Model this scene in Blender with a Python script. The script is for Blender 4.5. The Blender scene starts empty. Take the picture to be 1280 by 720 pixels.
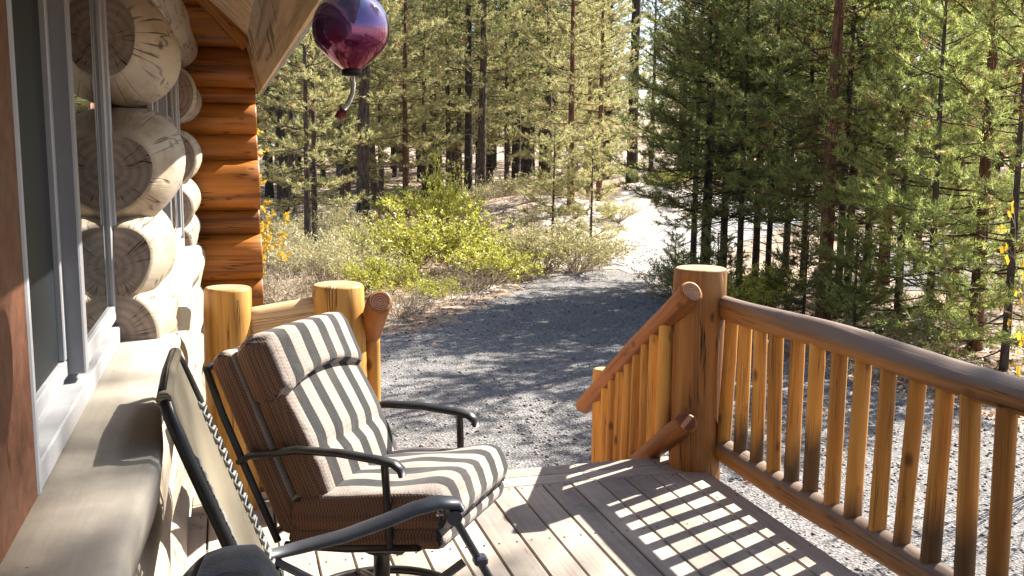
import bpy, math, random
import numpy as np
from mathutils import Vector, Matrix, Quaternion
R = math.radians
random.seed(7)
SC = bpy.context.scene
COL = SC.collection

# ------------------------------------------------------------------ camera, sky, sun, exposure
CAM_H = 1.6
FPX = 1250.0
YAW, PITCH, ROLL = R(15.85), R(8.15), R(0.35)
cam = bpy.data.cameras.new('camera')
cam.sensor_width = 36.0
cam.lens = FPX / 1280.0 * 36.0
cam.clip_start = 0.02
cam.clip_end = 2000
co = bpy.data.objects.new('camera', cam)
COL.objects.link(co)
fw = Vector((math.sin(YAW) * math.cos(PITCH), math.cos(YAW) * math.cos(PITCH), -math.sin(PITCH)))
rt = Vector((math.cos(YAW), -math.sin(YAW), 0))
up = rt.cross(fw)
r2 = rt * math.cos(ROLL) + up * math.sin(ROLL)
u2 = -rt * math.sin(ROLL) + up * math.cos(ROLL)
co.matrix_world = Matrix(((r2.x, u2.x, -fw.x, 0), (r2.y, u2.y, -fw.y, 0), (r2.z, u2.z, -fw.z, CAM_H), (0, 0, 0, 1)))
SC.camera = co

SUN_AZ, SUN_EL = R(64.7), R(42.0)           # azimuth clockwise from +Y
world = bpy.data.worlds.new('World')
SC.world = world
world.use_nodes = True
wn = world.node_tree
sky = wn.nodes.new('ShaderNodeTexSky')
sky.sky_type = 'NISHITA'
sky.sun_disc = False
sky.sun_elevation = SUN_EL
sky.sun_rotation = SUN_AZ
sky.air_density = 1.0
sky.dust_density = 1.5
wn.links.new(sky.outputs[0], wn.nodes['Background'].inputs[0])
wn.nodes['Background'].inputs[1].default_value = 0.065
sl = bpy.data.lights.new('sun', 'SUN')
sl.energy = 5.0
sl.angle = R(0.53)
sl.color = (1.0, 0.94, 0.84)
so = bpy.data.objects.new('sun', sl)
COL.objects.link(so)
sd = Vector((math.sin(SUN_AZ) * math.cos(SUN_EL), math.cos(SUN_AZ) * math.cos(SUN_EL), math.sin(SUN_EL)))
so.rotation_euler = sd.to_track_quat('Z', 'Y').to_euler()
so.location = sd * 40
SC.view_settings.view_transform = 'Standard'
SC.view_settings.look = 'None'
SC.view_settings.exposure = 1.85
SC.view_settings.gamma = 1.0
SC.view_settings.use_curve_mapping = False
SC.render.engine = 'CYCLES'
SC.cycles.max_bounces = 7
SC.cycles.transparent_max_bounces = 8
SC.cycles.caustics_reflective = False
SC.cycles.caustics_refractive = False
SC.cycles.use_denoising = True

# ------------------------------------------------------------------ helpers
class Geo:
    """collects vertices and faces, builds ONE mesh object"""
    def __init__(self):
        self.v = []; self.f = []; self.m = []; self.s = []; self.n = 0; self.tint = []
    def add(self, verts, faces, mat=0, smooth=True, tint=None):
        verts = np.asarray(verts, dtype=np.float32).reshape(-1, 3)
        b = self.n
        self.v.append(verts); self.n += len(verts)
        for f in faces:
            self.f.append([i + b for i in f]); self.m.append(mat); self.s.append(smooth)
        return b
    def box(self, lo, hi, mat=0, bevel=0.0):
        x0, y0, z0 = lo; x1, y1, z1 = hi
        b = min(bevel, (x1-x0)*.45, (y1-y0)*.45, (z1-z0)*.45)
        if b <= 0:
            v = [(x0,y0,z0),(x1,y0,z0),(x1,y1,z0),(x0,y1,z0),(x0,y0,z1),(x1,y0,z1),(x1,y1,z1),(x0,y1,z1)]
            f = [(0,3,2,1),(4,5,6,7),(0,1,5,4),(1,2,6,5),(2,3,7,6),(3,0,4,7)]
            self.add(v, f, mat, False); return
        def ring(x0,y0,x1,y1,c,z):
            return [(x0+c,y0,z),(x1-c,y0,z),(x1,y0+c,z),(x1,y1-c,z),(x1-c,y1,z),(x0+c,y1,z),(x0,y1-c,z),(x0,y0+c,z)]
        v = ring(x0+b,y0+b,x1-b,y1-b,b*.3,z0)+ring(x0,y0,x1,y1,b,z0+b)+ring(x0,y0,x1,y1,b,z1-b)+ring(x0+b,y0+b,x1-b,y1-b,b*.3,z1)
        f = [tuple(range(7,-1,-1)), tuple(range(24,32))]
        for k in range(3):
            for i in range(8):
                j = (i+1) % 8
                f.append((k*8+i, k*8+j, k*8+8+j, k*8+8+i))
        self.add(v, f, mat, False)
    def tube(self, pts, rad, n=10, mat=0, caps=True, squash=None, capmat=None):
        pts = [Vector(p) for p in pts]
        if not hasattr(rad, '__len__'): rad = [rad]*len(pts)
        vs = []
        ref = None
        for i, p in enumerate(pts):
            d = (pts[min(i+1, len(pts)-1)] - pts[max(i-1, 0)]).normalized()
            if ref is None:
                ref = Vector((0,0,1)) if abs(d.z) < .9 else Vector((1,0,0))
            a = d.cross(ref).normalized(); ref = a.cross(d).normalized()
            for k in range(n):
                t = 2*math.pi*k/n
                ca, sa = math.cos(t)*rad[i], math.sin(t)*rad[i]
                if squash: ca *= squash[0]; sa *= squash[1]
                vs.append(p + a*ca + ref*sa)
        fs = []
        for i in range(len(pts)-1):
            for k in range(n):
                j = (k+1) % n
                fs.append((i*n+k, i*n+j, (i+1)*n+j, (i+1)*n+k))
        b = self.add([tuple(v) for v in vs], fs, mat, True)
        if caps:
            cm = mat if capmat is None else capmat
            self.f.append([b+k for k in range(n)]); self.m.append(cm); self.s.append(False)
            self.f.append([b+(len(pts)-1)*n+k for k in range(n-1,-1,-1)]); self.m.append(cm); self.s.append(False)
    def lathe(self, prof, n=32, mat=0, axis_off=(0,0)):
        vs = []
        for r, z in prof:
            for k in range(n):
                t = 2*math.pi*k/n
                vs.append((axis_off[0]+r*math.cos(t), axis_off[1]+r*math.sin(t), z))
        fs = []
        for i in range(len(prof)-1):
            for k in range(n):
                j = (k+1) % n
                fs.append((i*n+k, i*n+j, (i+1)*n+j, (i+1)*n+k))
        self.add(vs, fs, mat, True)
    def build(self, name, mats, parent=None, loc=None, quat=None):
        me = bpy.data.meshes.new(name)
        v = np.concatenate(self.v) if self.v else np.zeros((0,3))
        me.from_pydata(v.tolist(), [], self.f)
        if not isinstance(mats, (list, tuple)): mats = [mats]
        for m in mats: me.materials.append(m)
        me.polygons.foreach_set('material_index', self.m)
        me.polygons.foreach_set('use_smooth', self.s)
        me.update()
        return link(name, me, parent, loc, quat)

def link(name, me, parent=None, loc=None, quat=None):
    o = bpy.data.objects.new(name, me)
    COL.objects.link(o)
    if parent is not None: o.parent = parent
    if loc is not None: o.location = loc
    if quat is not None:
        o.rotation_mode = 'QUATERNION'; o.rotation_quaternion = quat
    return o

def tri_mesh(name, verts, tris, mat, tint=None, smooth=False):
    me = bpy.data.meshes.new(name)
    nv, nt = len(verts), len(tris)
    me.vertices.add(nv); me.vertices.foreach_set('co', np.asarray(verts, np.float32).ravel())
    me.loops.add(nt*3); me.loops.foreach_set('vertex_index', np.asarray(tris, np.int32).ravel())
    me.polygons.add(nt)
    me.polygons.foreach_set('loop_start', np.arange(0, nt*3, 3, dtype=np.int32))
    me.polygons.foreach_set('loop_total', np.full(nt, 3, dtype=np.int32))
    me.update(calc_edges=True)
    if tint is not None:
        a = me.attributes.new('tint', 'FLOAT', 'POINT')
        a.data.foreach_set('value', np.asarray(tint, np.float32))
    me.materials.append(mat)
    if smooth: me.polygons.foreach_set('use_smooth', [True]*nt)
    me.validate()
    return me

def tag(o, label=None, cat=None, group=None, kind=None):
    if label: o['label'] = label
    if cat: o['category'] = cat
    if group: o['group'] = group
    if kind: o['kind'] = kind
    return o

def thing(name, label, cat, loc=(0,0,0), rz=0, group=None):
    o = bpy.data.objects.new(name, None)
    o.empty_display_size = .2
    COL.objects.link(o)
    o.location = loc; o.rotation_euler = (0,0,rz)
    return tag(o, label, cat, group)

def copy_thing(root, loc, rz=0, scale=1.0, label=None, cat=None, group=None):
    r = root.copy(); COL.objects.link(r)
    r.location = loc; r.rotation_euler = (0,0,rz)
    r.scale = scale if hasattr(scale, '__len__') else (scale,)*3
    if label: r['label'] = label
    if cat: r['category'] = cat
    if group: r['group'] = group
    for ch in list(root.children):
        c = ch.copy(); COL.objects.link(c); c.parent = r
        for g in list(ch.children):
            d = g.copy(); COL.objects.link(d); d.parent = c
    return r

# ------------------------------------------------------------------ material helpers
class NT:
    def __init__(self, name):
        self.mat = bpy.data.materials.new(name); self.mat.use_nodes = True
        self.t = self.mat.node_tree; self.n = self.t.nodes
        self.b = self.n['Principled BSDF']; self.out = self.n['Material Output']
        self.b.inputs['Roughness'].default_value = .8
        self.b.inputs['Specular IOR Level'].default_value = .3
    def N(self, typ, **kw):
        o = self.n.new(typ)
        for k, v in kw.items(): setattr(o, k, v)
        return o
    def L(self, a, b): self.t.links.new(a, b)
    def coords(self, kind='Object', scale=(1,1,1), rand=False):
        tc = self.N('ShaderNodeTexCoord')
        src = tc.outputs[kind]
        if rand:
            oi = self.N('ShaderNodeObjectInfo')
            ml = self.N('ShaderNodeVectorMath', operation='SCALE'); ml.inputs[0].default_value = (31.3, 17.7, 23.1)
            self.L(oi.outputs['Random'], ml.inputs['Scale'])
            ad = self.N('ShaderNodeVectorMath', operation='ADD')
            self.L(src, ad.inputs[0]); self.L(ml.outputs[0], ad.inputs[1]); src = ad.outputs[0]
        mp = self.N('ShaderNodeMapping'); mp.inputs['Scale'].default_value = scale
        self.L(src, mp.inputs['Vector'])
        return mp.outputs[0]
    def noise(self, vec, scale, detail=4, rough=.55, dist=0.0):
        n = self.N('ShaderNodeTexNoise'); n.inputs['Scale'].default_value = scale
        n.inputs['Detail'].default_value = detail; n.inputs['Roughness'].default_value = rough
        n.inputs['Distortion'].default_value = dist
        if vec is not None: self.L(vec, n.inputs['Vector'])
        return n.outputs['Fac']
    def voronoi(self, vec, scale, feature='F1', out='Distance', rnd=1.0):
        n = self.N('ShaderNodeTexVoronoi', feature=feature); n.inputs['Scale'].default_value = scale
        n.inputs['Randomness'].default_value = rnd
        if vec is not None: self.L(vec, n.inputs['Vector'])
        return n.outputs[out]
    def ramp(self, fac, stops, interp='LINEAR'):
        r = self.N('ShaderNodeValToRGB'); r.color_ramp.interpolation = interp
        e = r.color_ramp.elements
        while len(e) < len(stops): e.new(.5)
        for i, (p, c) in enumerate(stops):
            e[i].position = p
            if not hasattr(c, '__len__'): c = (c, c, c)
            e[i].color = (*c, 1)
        self.L(fac, r.inputs[0])
        return r.outputs[0]
    def mix(self, fac, a, b, mode='MIX'):
        m = self.N('ShaderNodeMix', data_type='RGBA', blend_type=mode)
        for s, v in ((0, fac), (6, a), (7, b)):
            if hasattr(v, 'links'): self.L(v, m.inputs[s])
            elif s == 0: m.inputs[0].default_value = v
            else: m.inputs[s].default_value = (*v, 1)
        return m.outputs[2]
    def math(self, op, a, b=None, c=None, clamp=False):
        m = self.N('ShaderNodeMath', operation=op, use_clamp=clamp)
        for i, v in enumerate((a, b, c)):
            if v is None: continue
            if hasattr(v, 'links'): self.L(v, m.inputs[i])
            else: m.inputs[i].default_value = v
        return m.outputs[0]
    def sep(self, vec):
        s = self.N('ShaderNodeSeparateXYZ'); self.L(vec, s.inputs[0]); return s.outputs
    def bump(self, h, strength=.3, dist=.01, prev=None):
        b = self.N('ShaderNodeBump'); b.inputs['Strength'].default_value = strength; b.inputs['Distance'].default_value = dist
        self.L(h, b.inputs['Height'])
        if prev is not None: self.L(prev, b.inputs['Normal'])
        return b.outputs[0]
    def color(self, c):
        if hasattr(c, 'links'): self.L(c, self.b.inputs['Base Color'])
        else: self.b.inputs['Base Color'].default_value = (*c, 1)
    def normal(self, n): self.L(n, self.b.inputs['Normal'])
    def rough(self, r):
        if hasattr(r, 'links'): self.L(r, self.b.inputs['Roughness'])
        else: self.b.inputs['Roughness'].default_value = r

def wood_log(name, light, mid, dark, weather=None, knots=1.0, cracks=1.0, basestain=0.0, topwear=None, gloss=.55, streak=.7, crackfreq=2.6):
    """round timber; grain runs along the object's local Z"""
    t = NT(name)
    v = t.coords('Object', (1,1,1), True)
    st = t.N('ShaderNodeMapping'); st.inputs['Scale'].default_value = (14,14,1.1); t.L(v, st.inputs[0])
    g1 = t.noise(st.outputs[0], 1.0, 5, .6, .6)
    big = t.N('ShaderNodeMapping'); big.inputs['Scale'].default_value = (3,3,.9); t.L(v, big.inputs[0])
    g2 = t.noise(big.outputs[0], 1.0, 3, .5)
    c = t.ramp(g1, [(.25, dark), (.48, mid), (.72, light)])
    c2 = t.ramp(g2, [(.3, tuple(x*.72 for x in mid)), (.7, tuple(min(1,x*1.15) for x in light))])
    c = t.mix(.38, c, c2)
    sm = t.N('ShaderNodeMapping'); sm.inputs['Scale'].default_value = (11,11,.35); t.L(v, sm.inputs[0])
    c = t.mix(t.ramp(t.noise(sm.outputs[0], 1.0, 5, .65, .4), [(.5,0),(.64,streak)]), c, tuple(q*.62 for q in dark))
    oi = t.N('ShaderNodeObjectInfo')
    br = t.math('MULTIPLY_ADD', oi.outputs['Random'], .36, .82)
    cb = t.N('ShaderNodeCombineXYZ'); [t.L(br, cb.inputs[i]) for i in range(3)]
    c = t.mix(1.0, c, cb.outputs[0], 'MULTIPLY')
    # knots
    km = t.N('ShaderNodeMapping'); km.inputs['Scale'].default_value = (9,9,4.6); t.L(v, km.inputs[0])
    kd = t.math('ADD', t.voronoi(km.outputs[0], 1.0), t.math('MULTIPLY_ADD', t.noise(v, 30, 2), .08, -.04))
    kf = t.ramp(kd, [(.0, 1), (.09, .85), (.17, 0)])
    kf = t.math('MULTIPLY', kf, knots)
    c = t.mix(kf, c, tuple(x*.33 for x in dark))
    # weather checks: long thin cracks along the grain
    ox, oy, oz = t.sep(t.N('ShaderNodeTexCoord').outputs['Object'])
    oi0 = t.N('ShaderNodeObjectInfo')
    rad_ = t.math('SQRT', t.math('ADD', t.math('ADD', t.math('MULTIPLY', ox, ox), t.math('MULTIPLY', oy, oy)), 1e-5))
    cyl = t.N('ShaderNodeCombineXYZ')
    t.L(t.math('MULTIPLY', t.math('DIVIDE', ox, rad_), crackfreq), cyl.inputs[0]); t.L(t.math('MULTIPLY', t.math('DIVIDE', oy, rad_), crackfreq), cyl.inputs[1])
    t.L(t.math('MULTIPLY_ADD', oi0.outputs['Random'], 57.0, t.math('MULTIPLY', oz, .85)), cyl.inputs[2])
    cn = t.noise(cyl.outputs[0], 1.0, 3, .45, .15)
    ab = t.math('ABSOLUTE', t.math('SUBTRACT', cn, .5))
    cf = t.ramp(ab, [(.0, 1), (.006, .9), (.016, 0)])
    cf = t.math('MULTIPLY', cf, t.ramp(t.noise(big.outputs[0], 2.2, 2, .5), [(.44, 0), (.52, cracks)]))
    c = t.mix(cf, c, tuple(x*.2 for x in dark))
    if weather is not None:
        wm = t.noise(v, 3.0, 4, .6)
        c = t.mix(t.ramp(wm, [(.42, 0), (.66, .75)]), c, weather)
    if topwear is not None:              # grey worn wood where rain and hands reach: the upward side
        ge = t.N('ShaderNodeNewGeometry'); z = t.sep(ge.outputs['Normal'])[2]
        wn_ = t.math('MULTIPLY_ADD', t.noise(st.outputs[0], 1.4, 4, .6), .9, -.45)
        c = t.mix(t.ramp(t.math('ADD', z, wn_), [(.05, 0), (.55, .85)]), c, topwear)
    if basestain > 0:                    # damp darkening of the pole foot (local z = 0), different on each pole
        z = t.sep(t.N('ShaderNodeTexCoord').outputs['Object'])[2]
        hgt = t.math('MULTIPLY_ADD', oi.outputs['Random'], .42, -.06)
        zz = t.math('ADD', t.math('SUBTRACT', hgt, z), t.math('MULTIPLY_ADD', t.noise(st.outputs[0], .8, 4, .6), .3, -.15))
        c = t.mix(t.ramp(zz, [(.0, 0), (.14, basestain)]), c, (.035,.026,.022))
    t.color(c)
    h = t.math('SUBTRACT', t.math('MULTIPLY', g1, .5), t.math('ADD', t.math('MULTIPLY', cf, .9), t.math('MULTIPLY', kf, .3)))
    t.normal(t.bump(h, .55, .012))
    t.rough(gloss)
    return t.mat

def end_grain(name, light, dark, crack=(.03,.02,.018), rings=60):
    t = NT(name)
    tc = t.N('ShaderNodeTexCoord')
    x, y, z = t.sep(tc.outputs['Object'])
    oi = t.N('ShaderNodeObjectInfo')
    nz = t.noise(tc.outputs['Object'], 9, 3, .5)
    r = t.math('SQRT', t.math('ADD', t.math('MULTIPLY', x, x), t.math('MULTIPLY', y, y)))
    rr = t.math('MULTIPLY_ADD', nz, .03, r)
    w = t.math('SINE', t.math('MULTIPLY', rr, rings*6.28*1.6))
    c = t.ramp(t.math('MULTIPLY_ADD', w, .5, .5), [(.1, dark), (.8, light)])
    c = t.mix(t.ramp(t.noise(tc.outputs['Object'], 6, 4, .6), [(.3, .0), (.75, .6)]), c, tuple(q*.6 for q in dark))
    a = t.math('ARCTAN2', y, x)
    vv = t.N('ShaderNodeCombineXYZ'); t.L(t.math('MULTIPLY', a, 2.3), vv.inputs[0]); t.L(t.math('MULTIPLY', r, 1.2), vv.inputs[1]); t.L(t.math('MULTIPLY', oi.outputs['Random'], 40), vv.inputs[2])
    cn = t.noise(vv.outputs[0], 1.6, 3, .6)
    ab = t.math('ABSOLUTE', t.math('SUBTRACT', cn, .5))
    cf = t.ramp(ab, [(0, 1), (.006, .9), (.015, 0)])
    cf = t.math('MULTIPLY', cf, t.ramp(t.noise(tc.outputs['Object'], 7, 2), [(.44,0),(.54,1)]))
    c = t.mix(cf, c, crack)
    t.color(c); t.rough(.85)
    t.normal(t.bump(t.math('SUBTRACT', t.math('MULTIPLY', w, .12), cf), .4, .006))
    return t.mat

def simple(name, col, rough=.5, metal=0.0, var=.15, scale=20, bump=.1, spec=.3, dirt=None):
    t = NT(name)
    v = t.coords('Object', (1,1,1), True)
    n = t.noise(v, scale, 5, .6)
    c = t.ramp(n, [(.3, tuple(x*(1-var) for x in col)), (.7, tuple(min(1,x*(1+var)) for x in col))])
    if dirt is not None:
        c = t.mix(t.ramp(t.noise(v, 4.5, 6, .7), [(.45, 0), (.75, .7)]), c, dirt)
    t.color(c); t.rough(t.ramp(t.noise(v, scale*.4, 4), [(.3, max(0, rough-.1)), (.7, min(1, rough+.12))]))
    t.b.inputs['Metallic'].default_value = metal
    t.b.inputs['Specular IOR Level'].default_value = spec
    if bump: t.normal(t.bump(n, bump, .004))
    return t.mat

M = {}
M['post'] = wood_log('peeled_pine', (.66,.37,.095), (.54,.26,.055), (.29,.11,.022), knots=.95, cracks=.8)
M['post_brown'] = wood_log('brown_corner_post', (.40,.195,.055), (.27,.115,.030), (.10,.04,.014), knots=.8, cracks=1.0, streak=.85)
M['rail'] = wood_log('rail_wood', (.45,.22,.07), (.31,.135,.04), (.14,.052,.018), knots=.5, cracks=.9, topwear=(.17,.13,.105))
M['pole'] = wood_log('pole_wood', (.62,.32,.075), (.48,.22,.045), (.26,.095,.02), knots=.9, cracks=.7, basestain=.85)
M['stairrail'] = wood_log('stair_rail_wood', (.40,.16,.042), (.28,.10,.024), (.12,.04,.012), knots=.6, cracks=.6)
M['stained'] = wood_log('stained_log', (.42,.155,.026), (.30,.10,.015), (.13,.037,.007), knots=.8, cracks=.75, gloss=.42)
M['bare'] = wood_log('weathered_log', (.47,.385,.28), (.38,.30,.21), (.235,.175,.12), knots=1.0, cracks=1.0, weather=(.40,.36,.31), streak=.55, crackfreq=3.4)
M['eave'] = wood_log('eave_board', (.74,.52,.30), (.62,.41,.22), (.36,.22,.11), knots=.5, cracks=.8)
M['end_golden'] = end_grain('golden_end_grain', (.50,.36,.22), (.34,.21,.11))
M['end_red'] = end_grain('rail_end_grain', (.22,.085,.04), (.12,.042,.02))
M['end_grey'] = end_grain('grey_end_grain', (.34,.265,.21), (.265,.20,.16), rings=22)
M['trim_brown'] = simple('brown_trim', (.115,.045,.022), .6, var=.35, scale=30, bump=.3)
M['vinyl'] = simple('window_vinyl', (.36,.36,.37), .4, var=.05, bump=.02)
M['vinyl_shade'] = simple('sash_vinyl', (.24,.24,.255), .45, var=.06, bump=.02)
M['metal_dark'] = simple('bronze_black_metal', (.022,.020,.019), .34, metal=.35, var=.3, bump=.05, spec=.5)
M['metal_grey'] = simple('grey_powder_metal', (.075,.08,.095), .38, metal=.3, var=.2, bump=.03, spec=.5)
M['plastic'] = simple('grey_plastic', (.05,.053,.062), .45, var=.15, bump=.05, spec=.5)
M['shingle'] = simple('roof_shingle', (.12,.11,.10), .9, var=.4, scale=40, bump=.5)
M['white_cord'] = simple('lacing_cord', (.30,.29,.27), .7)
M['red_tip'] = simple('red_rubber', (.16,.02,.015), .5)
M['black_rubber'] = simple('black_rubber', (.012,.012,.013), .5)

# ------------------------------------------------------------------ terrain
def terr(x, y):
    x = np.asarray(x, float); y = np.asarray(y, float)
    d = np.sqrt(x*x+y*y)
    z = np.full(np.broadcast(x, y).shape, -.85)
    f = np.clip((d-21)/12, 0, 1); f = f*f*(3-2*f)
    z = z + f*(.10*np.sin(x*.55+1.3)*np.cos(y*.41)+.06*np.sin(x*1.3+y*.9))
    z = z + np.clip(d-34, 0, None)*.022
    def g(cx, cy, s, h, sy=None):
        return h*np.exp(-((x-cx)**2/(2*s*s)+(y-cy)**2/(2*(sy or s)**2)))
    z = z + g(8.2, 25.0, 2.2, .75, 2.6) + g(12.5, 30, 2.0, 1.3, 4) + g(6.2, 23.6, 2.2, .32) + g(3.0, 27, 4, .35) + g(17.5,27,2.5,.6)
    return z

def az_pt(u, dist, z=None):
    a = YAW + math.atan((u-640)/FPX)
    x, y = dist*math.sin(a), dist*math.cos(a)
    return (x, y, float(terr(x, y)) if z is None else z)

def build_ground():
    # radial sheet, fine near the camera, reaching the horizon
    rs = np.concatenate([np.linspace(0, 45, 110), np.geomspace(46, 900, 40)])
    na = 260
    th = np.linspace(0, 2*np.pi, na, endpoint=False)
    V = []; F = []
    for r in rs:
        x, y = r*np.sin(th), r*np.cos(th)
        z = terr(x, y)
        if r > 120: z = terr(np.sin(th)*120, np.cos(th)*120) 
        V += list(zip(x, y, z))
    for i in range(len(rs)-1):
        for k in range(na):
            j = (k+1) % na
            if i == 0: F.append((k, na+j, na+k)) if True else None
            else: F.append((i*na+k, i*na+j, (i+1)*na+j, (i+1)*na+k)[::-1])
    g = Geo(); g.add(V, F)
    t = NT('forest_floor')
    v = t.coords('Object')
    n1 = t.noise(v, .55, 5, .6); n2 = t.noise(v, 7, 6, .65); n3 = t.noise(v, 60, 4, .7)
    c = t.ramp(n2, [(.3, (.24,.16,.105)), (.5, (.43,.32,.235)), (.7, (.56,.45,.35))])
    c = t.mix(t.ramp(n1, [(.42, 0), (.62, .8)]), c, (.46,.38,.30))
    c = t.mix(t.ramp(n3, [(.35, .75), (.6, 0)]), c, (.13,.075,.045))
    sp = t.voronoi(v, 9, out='Distance')
    c = t.mix(t.ramp(sp, [(.06, .7), (.12, 0)]), c, (.09,.055,.035))
    t.color(c); t.rough(.95)
    t.normal(t.bump(t.math('ADD', n2, t.math('MULTIPLY', n3, .5)), .8, .05))
    o = g.build('ground', t.mat)
    tag(o, 'tan forest floor strewn with pine needles', 'ground', kind='structure')

def sheet(name, outline, mat, lift, label, cat, step=.35):
    """flat sheet following the terrain inside an outline polygon"""
    P = np.array(outline, float)
    x0, y0 = P.min(0); x1, y1 = P.max(0)
    xs = np.arange(x0, x1+step, step); ys = np.arange(y0, y1+step, step)
    def inside(x, y):
        c = False; n = len(P)
        for i in range(n):
            ax, ay = P[i]; bx, by = P[(i+1) % n]
            if (ay > y) != (by > y) and x < (bx-ax)*(y-ay)/(by-ay)+ax: c = not c
        return c
    g = Geo(); idx = {}; V = []; F = []
    def vid(i, j):
        if (i, j) not in idx:
            idx[(i, j)] = len(V); V.append((xs[i], ys[j], float(terr(xs[i], ys[j]))+lift))
        return idx[(i, j)]
    for i in range(len(xs)-1):
        for j in range(len(ys)-1):
            if inside(xs[i]+step/2, ys[j]+step/2):
                F.append((vid(i,j), vid(i+1,j), vid(i+1,j+1), vid(i,j+1)))
    g.add(V, F)
    o = g.build(name, mat)
    return tag(o, label, cat, kind='structure')

def gravel_mat():
    t = NT('gravel')
    v = t.coords('Object')
    d1 = t.voronoi(v, 42, out='Color'); d1d = t.voronoi(v, 42)
    d2 = t.noise(v, 120, 4, .7); n = t.noise(v, .9, 5, .6); n4 = t.noise(v, 5, 5, .65)
    s = t.sep(d1)[0]
    c = t.ramp(s, [(.0, (.13,.13,.135)), (.5, (.235,.23,.23)), (1.0, (.43,.415,.405))])
    c = t.mix(t.ramp(d1d, [(.35, 0), (.75, .8)]), c, (.07,.065,.062))
    c = t.mix(t.ramp(n4, [(.4, 0), (.7, .45)]), c, (.30,.26,.235))
    c = t.mix(t.ramp(n, [(.4, .35), (.65, 0)]), c, (.12,.115,.115))
    t.color(c); t.rough(.93)
    hh = t.math('SUBTRACT', t.math('MULTIPLY', d2, .35), d1d)
    t.normal(t.bump(hh, .9, .02))
    return t.mat

build_ground()
M['gravel'] = gravel_mat()
sheet('driveway', [(-.9,-8),(9,-8),(8.2,2),(6.6,6.5),(6.2,10.5),(6.9,14),(7.6,16.8),(7.0,18.4),(5.2,17.3),(4.0,15.0),(2.6,13.0),(1.2,12.3),(-.4,11.9),(-6,11.5),(-6,8.9),(-.9,8.9)],
      M['gravel'], .006, 'gravel driveway running from the deck to the forest', 'driveway')
t = NT('pale_sand'); v = t.coords('Object'); n = t.noise(v, 2.2, 6, .65); n2 = t.noise(v, 45, 5, .7)
c = t.mix(.45, t.ramp(n, [(.3,(.36,.30,.25)),(.65,(.58,.52,.46))]), t.ramp(n2, [(.3,(.25,.20,.16)),(.7,(.62,.57,.52))]))
t.color(c); t.rough(.95); t.normal(t.bump(t.math('ADD', n, n2), .6, .03))
sheet('verge', [(3.6,15.4),(5.4,17.4),(7.4,18.6),(8.0,17.2),(9.6,18.6),(11.5,21.0),(14.5,23.8),(20.5,28),(20,30.5),(13.5,26.8),(12.0,28.4),(9.8,25.2),(7.6,24.6),(6.6,21.2),(5.2,18.6),(3.4,16.6),(1.9,14.6)], t.mat, .004, 'pale sandy verge between the gravel and the brush', 'verge', step=.25)
t = NT('pale_asphalt')
v = t.coords('Object'); n = t.noise(v, 3, 5, .6); n2 = t.noise(v, 90, 4, .7)
t.color(t.mix(.4, t.ramp(n, [(.3,(.22,.215,.21)),(.7,(.34,.33,.32))]), t.ramp(n2, [(.3,(.12,.12,.12)),(.7,(.40,.39,.38))]))); t.normal(t.bump(n2, .6, .01)); t.rough(.9)
sheet('path', [(7.0,18.2),(8.0,16.9),(10.0,19.3),(12.2,21.8),(15.5,24.6),(21.0,28.5),(33,36),(31.5,38.2),(19.5,30.4),(13.8,26.0),(10.8,23.2),(8.7,20.6)], t.mat, .012,
      'pale sunlit path turning away between the pines', 'path', step=.3)

sheet('road', [(11.2,14.6),(14,12.5),(24,15),(36,24),(30,30),(21,24),(14,19.5)], M['gravel'], .012, 'pale sunlit gravel road beyond the right pines', 'road', step=.4)
# ------------------------------------------------------------------ round timber
def log_geo(L, r0, r1, seed, n=22, wob=.012, bow=.0, chamf=.012, knobs=0, rings=None, nose=0.0):
    rng = random.Random(seed)
    g = Geo()
    m = rings or max(6, int(L/.12))
    ph = [rng.uniform(0, 6.28) for _ in range(8)]
    fr = [rng.uniform(1.2, 3.4) for _ in range(8)]
    kn = [(rng.uniform(.1, .9)*L, rng.uniform(0, 6.28), rng.uniform(.35, .7)) for _ in range(knobs)]
    def ring(z, r, sc=1.0):
        out = []
        t = z/max(L, 1e-6)
        bx = bow*math.sin(math.pi*t)+wob*.5*math.sin(fr[0]*z*1.7+ph[0]); by = bow*.4*math.sin(math.pi*t+.3)+wob*.5*math.sin(fr[1]*z*1.7+ph[1])
        for k in range(n):
            a = 2*math.pi*k/n
            rr = r*(1+wob/r*(.45*math.sin(2*a+ph[2]+.5*z*fr[2])+.3*math.sin(3*a+ph[3]+z*fr[3])+.35*math.sin(a+ph[5]+z*fr[4]*1.6)))
            for kz, ka, ks in kn:
                da = math.atan2(math.sin(a-ka), math.cos(a-ka)); dz = (z-kz)/max(r, .02)
                rr += r*.16*ks*math.exp(-(da*da*6+dz*dz*3))
            out.append((bx+rr*sc*math.cos(a), by+rr*sc*math.sin(a), z))
        return out
    V = []
    zs = [0, chamf*.35, chamf]+[L*i/m for i in range(1, m)]+[L-chamf, L-chamf*.35, L]
    c = chamf
    sc = {0: 1-1.0*c/r0, 1: 1-.35*c/r0, len(zs)-2: 1-.35*c/r1, len(zs)-1: 1-1.0*c/r1}
    for i, z in enumerate(zs):
        rz_ = (r0+(r1-r0)*z/L)*(1-nose*math.exp(-(z/.13)**1.6))
        V += ring(z, rz_, sc.get(i, 1.0))
    F = []
    for i in range(len(zs)-1):
        for k in range(n):
            j = (k+1) % n
            F.append((i*n+k, i*n+j, (i+1)*n+j, (i+1)*n+k))
    b = g.add(V, F, 0, True)
    # end caps as own vertices so that the edge stays crisp
    g.add(V[:n], [tuple(range(n-1, -1, -1))], 1, False)
    g.add(V[-n:], [tuple(range(n))], 1, False)
    return g

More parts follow.
